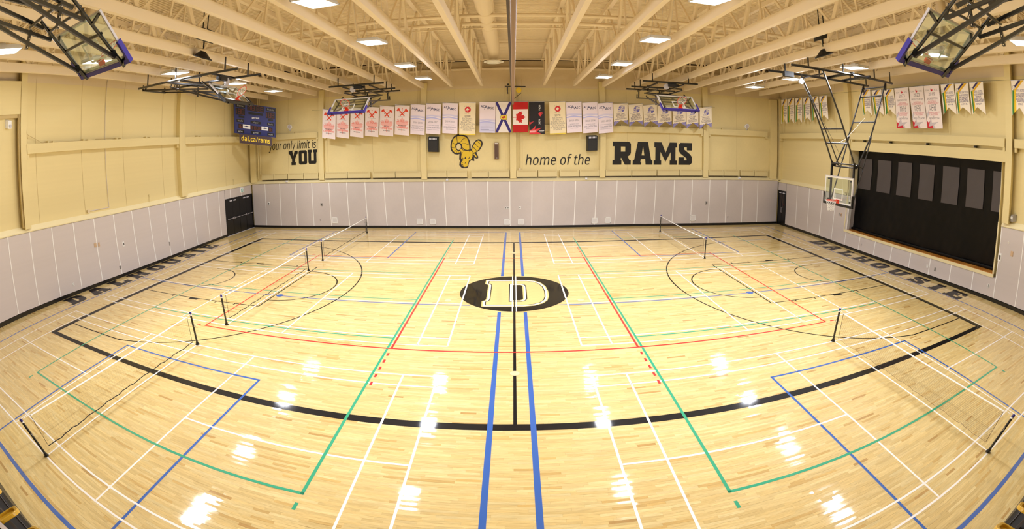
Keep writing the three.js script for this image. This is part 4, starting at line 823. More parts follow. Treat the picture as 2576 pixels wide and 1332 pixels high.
const scotia = (g, w, h) => {
  g.fillStyle = '#efe6e0'; g.fillRect(0, 0, w, h); g.strokeStyle = '#34277e'; g.lineWidth = w * 0.17;
  g.beginPath(); g.moveTo(w * 0.04, 0); g.lineTo(w * 0.96, h); g.moveTo(w * 0.96, 0); g.lineTo(w * 0.04, h); g.stroke();
  g.fillStyle = '#ecd04a'; g.strokeStyle = '#5a4a2a'; g.lineWidth = 4; g.beginPath(); g.moveTo(w * 0.72, h * 0.42); g.lineTo(w * 0.72, h * 0.585); g.lineTo(w * 0.5, h * 0.585); g.bezierCurveTo(w * 0.22, h * 0.585, w * 0.22, h * 0.42, w * 0.5, h * 0.42); g.closePath(); g.fill(); g.stroke();
  flow(g, [[w * 0.4, h * 0.5], [w * 0.48, h * 0.47], [w * 0.56, h * 0.46], [w * 0.62, h * 0.45], [w * 0.6, h * 0.5], [w * 0.65, h * 0.53], [w * 0.55, h * 0.52], [w * 0.5, h * 0.56], [w * 0.48, h * 0.52], [w * 0.4, h * 0.54]], '#c0291f');
};
const canada = (g, w, h) => { g.fillStyle = '#c2100f'; g.fillRect(0, 0, w, h); g.fillStyle = '#f2e8e2'; g.fillRect(0, h * 0.245, w, h * 0.505); leaf(g, w * 0.3, h * 0.5, w * 0.56, '#cf1512', PI / 2); };
const ccaa = (g, w, h) => {
  g.fillStyle = '#1e1a20'; g.fillRect(0, 0, w, h); flow(g, [[0, h], [0, h * 0.87], [w * 0.2, h * 0.84], [w * 0.42, h * 0.72], [w * 0.36, h * 0.85], [w * 0.8, h * 0.8], [w * 0.5, h * 0.92], [w * 0.75, h * 0.99], [w * 0.75, h]], '#df3a40'); flow(g, [[0, h * 0.58], [w * 0.05, h * 0.63], [w * 0.34, h * 0.59], [w * 0.1, h * 0.68], [0, h * 0.72]], '#c93640');
  g.save(); g.translate(w * 0.68, h * 0.19); g.rotate(PI / 2); text(g, 'CCAA', 0, w * 0.05, w * 0.15, '#f1f1f1', 'sans-serif', h * 0.26, 'bold'); g.restore(); g.save(); g.translate(w * 0.66, h * 0.62); g.rotate(PI / 2); text(g, 'ACSC', 0, w * 0.05, w * 0.15, '#f1f1f1', 'sans-serif', h * 0.26, 'bold'); g.restore();
  flow(g, [[w * 0.6, h * 0.37], [w * 0.68, h * 0.325], [w * 0.85, h * 0.33], [w * 0.92, h * 0.38], [w * 0.78, h * 0.37], [w * 0.84, h * 0.41], [w * 0.75, h * 0.4], [w * 0.77, h * 0.46], [w * 0.66, h * 0.43]], '#e34046');
  g.fillStyle = '#ffffff'; for (const [x, y, l] of [[.04, .895, .4], [.04, .925, .34], [.62, .895, .34], [.62, .93, .3]]) g.fillRect(w * x, h * y, w * l, h * 0.014);
};
const acaa = (year, who, sport) => (g, w, h) => {
  g.fillStyle = '#efe1c8'; g.fillRect(0, 0, w, h); const bl = '#6e6ab0';
  g.fillStyle = '#9b8f8a'; g.fillRect(w * 0.48, h * 0.07, w * 0.46, 3); g.fillRect(w * 0.06, h * 0.405, w * 0.5, 3);
  g.fillStyle = bl; g.beginPath(); g.arc(w * 0.57, h * 0.24, w * 0.22, 0, 7); g.fill(); g.fillStyle = '#efe1c8'; g.fillRect(w * 0.52, h * 0.12, w * 0.3, h * 0.11); g.fillRect(w * 0.3, h * 0.29, w * 0.26, h * 0.11);
  g.strokeStyle = '#efe1c8'; g.lineWidth = w * 0.03; g.beginPath(); g.moveTo(w * 0.35, h * 0.2); g.quadraticCurveTo(w * 0.55, h * 0.28, w * 0.8, h * 0.27); g.stroke();
  text(g, 'ACAA', w * 0.66, h * 0.2, w * 0.15, bl, 'sans-serif', w * 0.28, 'bold'); text(g, 'AASC', w * 0.42, h * 0.38, w * 0.14, bl, 'sans-serif', w * 0.26, 'bold');
  [year, who, sport, 'CHAMPIONS'].forEach((s, i) => text(g, s, w / 2, h * (0.5 + 0.075 * i), w * 0.125, '#4b3b52', 'serif', w * 0.8, 'bold'));
  const P = [[0, h]]; for (let i = 0; i <= 24; i++) P.push([w * i / 24, h * (0.79 + 0.012 * Math.sin(i * 1.6))]); P.push([w, h]); flow(g, P, '#7a75b6');
  g.strokeStyle = '#d8cbd8'; g.lineWidth = 3; for (const k of [0.84, 0.89, 0.94]) { g.beginPath(); for (let i = 0; i <= 24; i++) g.lineTo(w * i / 24, h * (k + 0.01 * Math.sin(i * 1.6))); g.stroke(); }
};
const nova = (who, sport, year) => (g, w, h) => {
  g.fillStyle = '#f0e4d2'; g.fillRect(0, 0, w, h);
  flow(g, [[w * 0.07, h * 0.27], [w * 0.2, h * 0.27], [w * 0.2, h], [w * 0.07, h]], '#3d7d35'); flow(g, [[w * 0.2, h * 0.25], [w * 0.32, h * 0.23], [w * 0.32, h], [w * 0.2, h]], '#e6bd1c');
  flow(g, [[w * 0.12, h * 0.2], [w * 0.52, 0], [w * 0.7, 0], [w * 0.18, h * 0.25]], '#2f2158'); flow(g, [[w * 0.2, h * 0.26], [w * 0.7, 0], [w * 0.9, 0], [w * 0.32, h * 0.28]], '#e0ae1e');
  g.fillStyle = '#dfd8cc'; g.beginPath(); g.arc(w * 0.16, h * 0.2, w * 0.09, 0, 7); g.fill(); g.strokeStyle = '#4a4a4a'; g.lineWidth = 3; g.stroke();
  const c = '#3d3160'; g.save(); text(g, 'NOVA SCOTIA', w * 0.62, h * 0.32, w * 0.16, c, 'serif', w * 0.62, 'bold'); g.restore();
  ['COLLEGE CONFERENCE', who, sport, 'CHAMPIONS'].forEach((s, i) => text(g, s, w * 0.62, h * (0.4 + 0.07 * i), i === 3 ? w * 0.15 : w * 0.13, c, 'sans-serif', w * 0.68, 'bold')); text(g, year, w * 0.62, h * 0.69, w * 0.11, c, 'sans-serif', null, 'bold');
};
const host = (year, a, b) => (g, w, h) => {
  g.fillStyle = '#f0e2de'; g.fillRect(0, 0, w, h); flow(g, [[0, h], [0, h * 0.82], [w * 0.1, h * 0.87], [w * 0.25, h * 0.8], [w * 0.2, h * 0.9], [w * 0.45, h * 0.92], [w * 0.5, h]], '#cb2434'); flow(g, [[w * 0.08, h * 0.96], [w * 0.3, h * 0.72], [w * 0.34, h * 0.86], [w * 0.8, h * 0.84], [w * 0.5, h * 0.92], [w * 0.6, h * 0.99], [w * 0.45, h], [w * 0.4, h * 0.93]], '#c8bcc0'); flow(g, [[0, h * 0.7], [w * 0.2, h * 0.55], [w * 0.15, h * 0.68], [0, h * 0.78]], '#c9c3c8');
  flow(g, [[w * 0.44, h * 0.08], [w * 0.5, h * 0.055], [w * 0.5, h * 0.09], [w * 0.6, h * 0.1], [w * 0.52, h * 0.14], [w * 0.45, h * 0.125]], '#c32030'); text(g, 'CCAA', w * 0.22, h * 0.125, w * 0.1, '#777070', 'sans-serif', w * 0.3); text(g, 'ACSC', w * 0.78, h * 0.125, w * 0.1, '#777070', 'sans-serif', w * 0.3);
  text(g, year, w / 2, h * 0.23, w * 0.2, '#4a4248', 'sans-serif'); text(g, a, w / 2, h * 0.32, w * 0.12, '#55484c', 'sans-serif', w * 0.84);
  text(g, 'NATIONAL', w / 2, h * 0.39, w * 0.12, '#c5505c', 'sans-serif', w * 0.84); text(g, 'CHAMPIONSHIP', w / 2, h * 0.43, w * 0.12, '#c5505c', 'sans-serif', w * 0.8); text(g, 'HOST', w / 2, h * 0.51, w * 0.19, '#3b343a', 'sans-serif'); text(g, 'HÔTE', w / 2, h * 0.58, w * 0.19, '#3b343a', 'sans-serif');
  text(g, 'CHAMPIONNAT', w / 2, h * 0.645, w * 0.12, '#c5505c', 'sans-serif', w * 0.8); text(g, 'CANADIEN', w / 2, h * 0.69, w * 0.12, '#c5505c', 'sans-serif', w * 0.7); text(g, 'DE', w / 2, h * 0.735, w * 0.09, '#55484c', 'sans-serif'); text(g, b, w / 2, h * 0.78, w * 0.12, '#55484c', 'sans-serif', w * 0.84);
};
function banner(wall, s0, s1, y0, y1, draw, label, notch = 0, curl = 0.012) {   // hangs by its top edge; notch cuts a swallow tail
  const w = Math.abs(s1 - s0), h = y1 - y0, t = rigid('banner', label, 'banner'), ph = rnd() * 6;
  const nx = 12, ny = 12, pos = [], uv = [], ix = [], layer = (z0) => { const b = pos.length / 3; for (let j = 0; j <= ny; j++) for (let i = 0; i <= nx; i++) { const u = i / nx, cut = notch * (1 - Math.abs(2 * u - 1)) / h, v = cut * (1 - j / ny) + j / ny; pos.push((u - 0.5) * w, v * h - h, z0 + curl * Math.sin(u * 7 + ph) * (1 - v) + curl * 1.2 * (1 - v) * Math.sin(v * 3 + ph)); uv.push(u, v); } return b; };
  const a = layer(0.003), b = layer(-0.003);
  for (let j = 0; j < ny; j++) for (let i = 0; i < nx; i++) { const q = j * (nx + 1) + i, f = [q, q + 1, q + nx + 1, q + nx + 1, q + 1, q + nx + 2]; ix.push(...f.map((k) => a + k), ...[f[0], f[2], f[1], f[3], f[5], f[4]].map((k) => b + k)); }
  const E = []; for (let i = 0; i <= nx; i++) E.push(i); for (let j = 1; j <= ny; j++) E.push(j * (nx + 1) + nx); for (let i = nx - 1; i >= 0; i--) E.push(ny * (nx + 1) + i); for (let j = ny - 1; j > 0; j--) E.push(j * (nx + 1));
  E.forEach((e, k) => { const f = E[(k + 1) % E.length]; ix.push(a + e, b + e, a + f, a + f, b + e, b + f); });
  const g = new THREE.BufferGeometry(); g.setAttribute('position', new THREE.Float32BufferAttribute(pos, 3)); g.setAttribute('uv', new THREE.Float32BufferAttribute(uv, 2)); g.setIndex(ix); g.computeVertexNormals();
  const mat = printed(canvas(256, Math.round(256 * h / w), draw), 0.7); mat.side = THREE.DoubleSide;
  part('cloth', g, mat, t);
  part('top_rod', new THREE.CylinderGeometry(0.012, 0.012, w * 1.01, 8).rotateZ(PI / 2), M.alu, t);
  const c = (s0 + s1) / 2;
  if (wall === 'far') place(t, [c, y1, 11.2 - 0.0035 * c * c], 0, false); else place(t, [16.82, y1, c], -PI / 2, false);
}
const F = [
  [-11.4, -10.51, axes('2022-2023', "WOMEN'S", 'FEMININ'), 'red axes banner reading 2022-2023 WOMEN\'S CHAMPIONS, leftmost on the far wall'],
  [-10.49, -9.62, axes('2022-2023', "MEN'S", 'HOMMES'), 'red axes banner reading 2022-2023 MEN\'S CHAMPIONS'],
  [-9.56, -8.68, axes('2019-2020', "MEN'S", 'HOMMES'), 'red axes banner reading 2019-2020 MEN\'S CHAMPIONS'],
  [-8.62, -7.74, axes('2019-2020', "WOMEN'S", 'FEMININ'), 'red axes banner reading 2019-2020 WOMEN\'S CHAMPIONS'],
  [-7.69, -6.8, axes('2018-2019', "MEN'S", 'HOMMES'), 'red axes banner reading 2018-2019 MEN\'S CHAMPIONS'],
  [-6.75, -5.85, axes('2018-2019', "WOMEN'S", 'FEMININ'), 'red axes banner reading 2018-2019 WOMEN\'S CHAMPIONS'],
  [-5.8, -4.93, waves('2018-2019', "MEN'S CROSS COUNTRY", 'COURSE CROSS COUNTRY MASCULIN'), 'lilac wave banner reading 2018-2019 beside the red axes banners'],
  [-4.88, -4.01, waves('2016-2017', "WOMEN'S CROSS COUNTRY", 'COURSE CROSS COUNTRY FEMININ'), 'lilac wave banner reading 2016-2017 over the black speaker'],
  [-3.92, -3.05, waves('2014-2015', "WOMEN'S GOLF", 'GOLF FEMININ'), 'lilac wave banner reading 2014-2015 beside a cream medal banner'],
  [-2.97, -2.05, medal('1980', 'SILVER'), 'cream medal banner reading 1980 above the ram head'],
  [-1.84, -0.96, waves('', '', '', true), 'lilac wave banner without a year beside the blue cross flag'],
  [-0.95, -0.1, scotia, 'white flag with blue diagonal cross and yellow shield'],
  [-0.02, 0.82, canada, 'red and white flag with a red maple leaf lying sideways'],
  [0.87, 1.73, ccaa, 'black banner with red leaf flames and upright white letters'],
  [1.99, 2.89, medal('1978', 'BRONZE'), 'cream medal banner reading 1978 beside the black banner'],
  [2.93, 3.81, waves('2013-2014', "WOMEN'S GOLF", 'GOLF FEMININ'), 'lilac wave banner reading 2013-2014 for golf beside the 1978 banner'],
  [3.85, 4.73, waves('2013-2014', "WOMEN'S RUGBY", 'RUGBY FEMININ'), 'lilac wave banner reading 2013-2014 for rugby over a speaker'],
  [4.75, 5.62, waves('2012-2013', "MEN'S CROSS COUNTRY", 'COURSE CROSS COUNTRY MASCULIN'), 'lilac wave banner reading 2012-2013 beside the small pennants'],
];
for (const [a, b, draw, label] of F) banner('far', a, b, label.startsWith('cream') || label.startsWith('black') ? 5.34 : 5.45, 7.22, draw, label, 0, label.includes('flag') ? 0.03 : 0.01);
const A7 = [[5.66, 6.53, '2006-2007', "WOMEN'S", 'SOCCER'], [6.58, 7.45, '2001-2002', "WOMEN'S", 'BASKETBALL'], [7.48, 8.36, '1998-1999', "MEN'S", 'VOLLEYBALL'], [8.38, 9.27, '1997-1998', "MEN'S", 'VOLLEYBALL'], [9.32, 10.19, '1997-1998', "WOMEN'S", 'SOCCER'], [10.22, 11.01, '1996-1997', "MEN'S", 'VOLLEYBALL'], [11.08, 11.89, '1995-1996', "WOMEN'S", 'BASKETBALL']];
for (const [a, b, y, who, sp] of A7) banner('far', a, b, 5.92, 7.2, acaa(y, who, sp), 'swallow-tailed cream pennant reading ' + y + ' ' + who + ' ' + sp, 0.32, 0.02);
const N13 = [[10.2, 9.54, 6.42, 7.98, "MEN'S", 'VOLLEYBALL', '1984-85'], [9.47, 8.76, 6.42, 7.96, "MEN'S", 'SOCCER', '1983-84'], [8.62, 7.9, 6.43, 7.93, 'BADMINTON', 'MIXED', '1982-83'], [7.79, 7.08, 6.43, 7.9, "WOMEN'S", 'BASKETBALL', '1980-81'], [6.97, 6.26, 6.45, 7.88, "MEN'S", 'SOCCER', '1979-80'], [6.17, 5.45, 6.5, 7.86, "MEN'S", 'VOLLEYBALL', '1979-80'],
  [2.41, 1.7, 6.62, 7.93, "WOMEN'S, MIXED", 'BADMINTON', '1979-80'], [1.59, 0.87, 6.62, 7.86, "WOMEN'S", 'BASKETBALL', '1978-79'], [0.73, -0.01, 6.62, 7.83, "WOMEN'S", 'FIELD HOCKEY', '1978-79'], [-3.02, -3.77, 6.62, 7.85, "MEN'S", 'BASKETBALL', '1977-78'], [-3.84, -4.61, 6.62, 7.84, "WOMEN'S", 'BASKETBALL', '1977-78'], [-4.67, -5.43, 6.62, 7.85, "MEN'S", 'BASKETBALL', '1976-77'], [-7.0, -7.79, 6.62, 7.86, "WOMEN'S", 'BASKETBALL', '1976-77']];
const ORD = ['first from the far corner in the row of six', 'second from the far corner in the row of six', 'third from the far corner in the row of six', 'fourth from the far corner in the row of six', 'fifth from the far corner in the row of six', 'last in the row of six behind the hoop', 'first of the three behind the lowered hoop', 'middle of the three behind the lowered hoop', 'beside the first white host banner', 'beside the last white host banner', 'middle of the three nearer the stands', 'third of the three nearer the stands', 'alone at the edge beyond the column'];
N13.forEach(([a, b, y0, y1, who, sp, yr], i) => banner('right', a, b, y0, y1, nova(who, sp, yr), 'green and gold striped swallow-tailed pennant, ' + ORD[i], 0.3, 0.02));
for (const [a, b, y, c, d, w] of [[-0.07, -1.0, '2023', 'BADMINTON', 'BADMINTON', 'reading 2023 for badminton'], [-1.06, -1.95, '2023', 'CROSS COUNTRY', 'CROSS-COUNTRY', 'reading 2023 for cross country'], [-1.98, -2.9, '2019', 'BADMINTON', 'BADMINTON', 'reading 2019']]) banner('right', a, b, 6.02, 7.85, host(y, c, d), 'tall white host banner with red flames ' + w, 0, 0.02);
for (const [name, pts, label] of [['banner_cable', [...Array(12).keys()].map((i) => { const x = -12.1 + i * 2.2; return [x, 7.24, 11.2 - 0.0035 * x * x]; }), 'thin dark cable along the far wall that carries the banners'], ['banner_cable', [[16.82, 8.0, 10.6], [16.82, 7.95, 6], [16.82, 7.87, 1], [16.82, 7.87, -4], [16.82, 7.88, -8]], 'thin dark cable along the stage wall that carries the pennants']]) { const t = thing(name, pts[0], label, 'cable'); make('cable_run', chain(pts, 0.006, 5), M.cordBlack, t); }

// ---------------------------------------------------------------- scoreboard across the corner
{
  const t = rigid('scoreboard', 'blue scoreboard with unlit red digits hung across the left far corner', 'scoreboard');
  const W = 2.62, H = 1.83, seg = { 0: 'abcdef', 1: 'bc', 8: 'abcdefg' };
  const face = canvas(1024, 715, (g, w, h) => {
    g.fillStyle = '#2c3379'; g.fillRect(0, 0, w, h); const q = (x) => x * w / 595, v = (y) => y * h / 500;
    const blk = (x, y, l, k) => { g.fillStyle = '#0d0c10'; g.fillRect(q(x), v(y), q(l), v(k)); };
    const lab = (s, x, y, l, k, c = '#b9b9bd') => { blk(x, y, l, k); text(g, s, q(x + l / 2), v(y + k * 0.78), v(k * 0.8), c, 'sans-serif', q(l * 0.86)); };
    const dig = (x, y, l, k, one) => { g.strokeStyle = '#8d3b33'; g.lineWidth = 6; const X = q(x), Y = v(y), Wd = q(l), Hd = v(k); g.beginPath(); if (one) { g.moveTo(X + Wd / 2, Y); g.lineTo(X + Wd / 2, Y + Hd); } else { g.rect(X, Y, Wd, Hd); g.moveTo(X, Y + Hd / 2); g.lineTo(X + Wd, Y + Hd / 2); } g.stroke(); };
    lab('Home', 25, 20, 135, 50); lab('Guests', 458, 18, 135, 50);
    blk(188, 10, 240, 95); [200, 255, 325, 380].forEach((x) => dig(x, 22, 34, 70)); blk(25, 85, 130, 105); dig(30, 98, 16, 78, 1); dig(62, 98, 32, 78); dig(108, 98, 32, 78); blk(455, 85, 130, 105); dig(462, 98, 16, 78, 1); dig(495, 98, 32, 78); dig(540, 98, 32, 78);
    blk(205, 125, 205, 38); blk(65, 205, 80, 32); blk(490, 200, 70, 30); text(g, 'period', q(305), v(225), v(46), '#f2f2f4', 'sans-serif', q(110), 'bold');
    lab('fouls', 35, 262, 100, 50); lab('player', 232, 265, 145, 44); lab('fouls', 472, 262, 100, 48);
    blk(60, 340, 60, 70); dig(66, 350, 12, 50, 1); dig(90, 350, 24, 50); g.fillStyle = '#f4f4f6'; g.fillRect(q(122), v(340), q(105), v(66)); g.fillRect(q(388), v(338), q(100), v(62)); flow(g, [[q(135), v(372)], [q(175), v(358)], [q(215), v(368)], [q(180), v(380)]], '#2a2d5a'); flow(g, [[q(398), v(368)], [q(438), v(352)], [q(478), v(364)], [q(440), v(376)]], '#2a2d5a');
    blk(230, 345, 155, 65); [236, 285, 322, 356].forEach((x) => dig(x, 353, 24, 48)); blk(492, 340, 60, 70); dig(498, 350, 12, 50, 1); dig(522, 350, 24, 50);
    lab('won', 35, 435, 100, 52, '#d8d8dc'); lab('game', 232, 432, 145, 46, '#f0f0f2'); lab('won', 475, 432, 95, 50, '#d8d8dc');
  });
  const fm = printed(face, 0.5);
  part('cabinet', [rbox(W, H, 0.2, 0, H / 2, -0.1)], M.scoreBlue, t);
  const sheet = (x0, x1, y0, y1, z0, z1) => { const g = rbox((x1 - x0) / 595 * W, (y1 - y0) / 500 * H, z1 - z0, ((x0 + x1) / 2 / 595 - 0.5) * W, (1 - (y0 + y1) / 2 / 500) * H, (z0 + z1) / 2), p = g.attributes.position, u = g.attributes.uv; for (let i = 0; i < p.count; i++) u.setXY(i, p.getX(i) / W + 0.5, p.getY(i) / H); return g; };
  part('printed_face', sheet(3, 592, 3, 497, 0.0, 0.006), fm, t);
  for (const [a, b, c, d] of [[188, 428, 10, 105], [25, 155, 85, 190], [455, 585, 85, 190], [205, 410, 125, 163], [230, 385, 345, 410], [60, 120, 340, 410], [492, 552, 340, 410]]) part('digit_display', sheet(a, b, c, d, 0.006, 0.02), fm, t);
  part('edge_trim', [rbox(0.02, H, 0.22, -W / 2, H / 2, -0.1), rbox(0.02, H, 0.22, W / 2, H / 2, -0.1)], M.black, t);
  place(t, [-15.55, 5.9, 9.4], 0.52);
  const s = rigid('web_sign', 'dark sign with yellow letters dal.ca/rams under the scoreboard', 'sign');
  part('board', rbox(2.05, 0.56, 0.02, 0, 0.28, 0), M.signDark, s);
  part('lettering', rbox(2.04, 0.55, 0.004, 0, 0.28, 0.012), printed(canvas(1024, 280, (g, w, h) => { g.fillStyle = '#4a393d'; g.fillRect(0, 0, w, h); text(g, 'dal.ca/rams', w / 2, h * 0.72, h * 0.74, '#f7d63c', 'sans-serif', w * 0.9, 'bold'); }), 0.5), s);
  part('screw', [[-0.98, 0.53], [0.98, 0.53], [-0.98, 0.03], [0.98, 0.03], [0, 0.53], [0, 0.03]].map(([x, y]) => rcyl(0.012, 0.02, 0, 0, 0, 8).rotateX(PI / 2).translate(x, y, 0.015)), M.chrome, s);
  place(s, [-15.33, 5.32, 9.12], 0.5);
}

// ---------------------------------------------------------------- things on the walls
const farAt = (x, y, off = 0) => [x, y, FAR(x) - off];
{   // speakers
  for (const [x, label] of [[-4.48, 'black wall speaker under the lilac banners, left of the ram head'], [4.42, 'black wall speaker beside the column, above the words home of the']]) {
    const t = rigid('wall_speaker', label, 'speaker');
    part('cabinet', [rbox(0.57, 0.83, 0.3, 0, 0.42, 0.02)], M.speaker, t);
    part('grille', rbox(0.5, 0.6, 0.02, 0, 0.32, 0.175), M.grille, t);
    const sl = []; for (let i = 0; i < 6; i++) sl.push(rbox(0.05, 0.1, 0.012, -0.19 + i * 0.076, 0.74, 0.172)); part('horn_vent', sl, M.alu, t);
    part('bracket', [rbox(0.12, 0.3, 0.12, 0, 0.42, -0.18), rbox(0.6, 0.03, 0.04, 0, 0.85, -0.1)], M.black, t);
    place(t, farAt(x, 4.49, -0.02));
  }
  const b = rigid('wall_heater', 'slim bronze grilled wall unit right of the ram head', 'wall heater');
  part('case', rbox(0.24, 0.92, 0.1, 0, 0.46, -0.1), M.bronze, b);
  const sl = []; for (let i = 0; i < 6; i++) sl.push(rbox(0.012, 0.76, 0.01, -0.08 + i * 0.032, 0.42, -0.046)); part('grille_bar', sl, M.tubeDark, b);
  part('top_label', rbox(0.18, 0.05, 0.006, 0, 0.87, -0.048), M.plastic, b); part('knob', rcyl(0.02, 0.02, 0, 0, 0, 10).rotateX(PI / 2).translate(0.02, 0.08, -0.045), M.chrome, b);
  place(b, farAt(-0.93, 4.03));
  for (const [x, y, label] of [[-13.99, 6.2, 'round white horn speaker on the far wall beside the scoreboard'], [14.68, 6.05, 'round white horn speaker on the far wall near the stage corner']]) {
    const t = rigid('horn_speaker', label, 'speaker');
    part('shell', [rcyl(0.155, 0.06, 0, 0, 0, 24).rotateX(PI / 2).translate(0, 0.16, -0.15), rcyl(0.12, 0.12, 0, 0, 0, 20).rotateX(PI / 2).translate(0, 0.16, -0.19)], M.plastic, t);
    part('cone', rcyl(0.12, 0.012, 0, 0, 0, 20).rotateX(PI / 2).translate(0, 0.16, -0.117), M.nosing, t);
    part('bracket', rbox(0.06, 0.12, 0.05, 0, -0.03, -0.18), M.alu, t);
    place(t, farAt(x, y));
  }
}
{   // radiator covers in the five bays of the far wall, each length a thing
  const S = [[-16.1, -15.18], [-15.14, -14.15], [-14.1, -12.99], [-12.95, -11.95], [-11.5, -10.0], [-9.96, -8.5], [-8.33, -6.9], [-6.87, -5.32], [-4.92, -3.78], [-3.74, -2.6], [-2.36, -1.42], [-1.38, -0.22], [0.19, 1.33], [1.38, 2.45], [2.6, 3.7], [3.74, 4.9], [5.28, 6.85], [6.9, 8.45], [8.5, 9.94], [9.98, 11.48], [11.93, 12.94], [12.98, 14.0], [14.15, 15.14], [15.18, 16.2]];
  const ord = ['first', 'second', 'third', 'fourth'], bay = ['under the word YOU', 'under the red axes banners', 'under the ram head', 'under the words home of the', 'under the word RAMS', 'at the stage corner'];
  S.forEach(([a, b], i) => {
    const t = thing('radiator_cover', [(a + b) / 2, 3.03, FAR((a + b) / 2) + 0.1], 'cream slotted heater cover, ' + ord[i % 4] + ' from the left ' + bay[Math.floor(i / 4)], 'heater', 'heater covers along the far wall');
    make('case', [wallBox('far', a, b, 3.04, 3.3, U, -0.03), wallBox('far', a, b, 3.3, 3.4, U, -0.06)], M.heater, t);
    const sl = []; for (let x = a + 0.08; x < b - 0.08; x += 0.045) sl.push(wallBox('far', x, x + 0.018, 3.315, 3.385, -0.062, -0.056));
    make('slots', sl, M.slot, t);
    make('painted_gap_shade', wallBox('far', a, b, 3.0, 3.04, U, -0.08), M.tubeDark, t);  // solid dark strip, the shade under the case put into its colour
  });
}
{   // white floor-level vents
  const L = [[-10.98, 0.475, 'alone near the farthest left net'], [-5.55, 0.415, 'left one of the pair before the ram head'], [-4.76, 0.41, 'right one of the pair before the ram head'], [-0.41, 0.39, 'just left of the centre'], [0.41, 0.395, 'just right of the centre'], [4.75, 0.4, 'left of the pair beside the far right net'], [5.55, 0.415, 'right of the pair beside the far right net'], [10.97, 0.465, 'alone right of the far right net']];
  let proto = null;
  for (const [x, y, w] of L) {
    const label = 'square white vent low down, ' + w; let v;
    if (!proto) {
      v = proto = rigid('wall_vent', label, 'vent', 'square vents low on the far wall');
      part('frame', [rbox(0.35, 0.03, 0.03, 0, 0.16, 0), rbox(0.35, 0.03, 0.03, 0, -0.16, 0), rbox(0.03, 0.35, 0.03, 0.16, 0, 0), rbox(0.03, 0.35, 0.03, -0.16, 0, 0)], M.plastic, v);
      part('back', rbox(0.31, 0.31, 0.006, 0, 0, 0.0), M.nosing, v);
      const sl = []; for (let i = 0; i < 13; i++) sl.push(rbox(0.3, 0.012, 0.008, 0, -0.138 + i * 0.023, 0.006)); part('louvre', sl, M.plastic, v);
    } else v = copy(proto, label);
    place(v, farAt(x, y, 0.012));
  }
}
function plate(wall, s, y, w, h, mat, label, dark, cat = 'wall plate') {
  const t = rigid('wall_plate', label, cat);
  part('cover', rbox(w, h, 0.02, 0, 0, 0.008), mat, t);
  part('insert', dark === 2 ? [rbox(w * 0.3, h * 0.3, 0.012, 0, h * 0.22, 0.018), rbox(w * 0.3, h * 0.3, 0.012, 0, -h * 0.22, 0.018)] : rbox(w * 0.5, h * 0.55, 0.012, dark === 3 ? w * 0.12 : 0, 0, 0.018), dark ? M.greyDark : M.beige, t);
  if (wall === 'far') place(t, farAt(s, y)); else if (wall === 'left') place(t, [LEFT, y, s], PI / 2); else place(t, [RIGHT, y, s], -PI / 2);
}
plate('far', -15.6, 1.52, 0.14, 0.2, M.plastic, 'small white switch plate beside the black double doors', 3);
plate('far', -11.8, 1.44, 0.15, 0.18, M.grey, 'square grey thermostat plate on the far wall beyond the left nets', 1);
plate('far', -11.96, 0.49, 0.07, 0.12, M.panel, 'low grey outlet below the thermostat plate', 1);
plate('far', -0.46, 1.25, 0.1, 0.13, M.plastic, 'white outlet at chest height, left one near the centre of the far wall', 1); plate('far', -0.32, 1.25, 0.1, 0.13, M.plastic, 'white outlet beside another one, just left of the centre strip', 1);
plate('far', 0.36, 1.26, 0.12, 0.14, M.plastic, 'white outlet just right of the centre strip of the far wall', 1);
plate('far', 11.8, 1.38, 0.13, 0.2, M.grey, 'tall grey switch box on the far wall toward the black door', 3);
plate('far', 13.3, 0.5, 0.07, 0.12, M.panel, 'low grey outlet on the far wall near the stage corner', 1);
plate('left', -3.0, 1.69, 0.14, 0.16, M.beige, 'square tan blank plate on the grey left wall', 0); plate('left', -2.78, 1.68, 0.09, 0.17, M.beige, 'narrow tan blank plate just right of the square one', 0);
plate('left', -1.25, 1.41, 0.11, 0.2, M.plastic, 'white switch plate with dark toggle on the left wall', 3);
plate('left', 2.1, 0.75, 0.06, 0.2, M.grey, 'small grey stacked outlet low on the left wall', 2); plate('left', -4.6, 0.42, 0.07, 0.12, M.plastic, 'low white outlet on the left wall near the D', 2); plate('left', -1.7, 0.45, 0.08, 0.14, M.grey, 'low grey outlet on the left wall by the letter H', 2);
plate('right', 4.35, 1.65, 0.06, 0.16, M.grey, 'narrow grey switch on the right wall below the lowered hoop', 1); plate('right', 4.16, 1.65, 0.1, 0.16, M.beige, 'tan switch plate beside the stage jamb', 1);
plate('right', 2.1, 0.45, 0.08, 0.13, M.panel, 'pale outlet under the stage nearest the far wall', 2); plate('right', -2.62, 0.47, 0.09, 0.13, M.plastic, 'white outlet below the middle of the stage', 2); plate('right', -3.1, 0.45, 0.08, 0.15, M.grey, 'grey outlet below the stage beside the white one', 2); plate('right', -6.2, 0.5, 0.09, 0.15, M.plastic, 'white outlet below the near end of the stage', 2);
plate('right', -6.6, 1.62, 0.17, 0.28, M.plastic, 'white framed switch box by the near edge of the stage', 3); plate('right', -7.25, 1.85, 0.13, 0.18, M.beige, 'square tan plate right of the stage', 0); plate('right', -7.0, 2.2, 0.025, 0.08, M.plastic, 'tiny white tag on the grey wall right of the stage', 0);
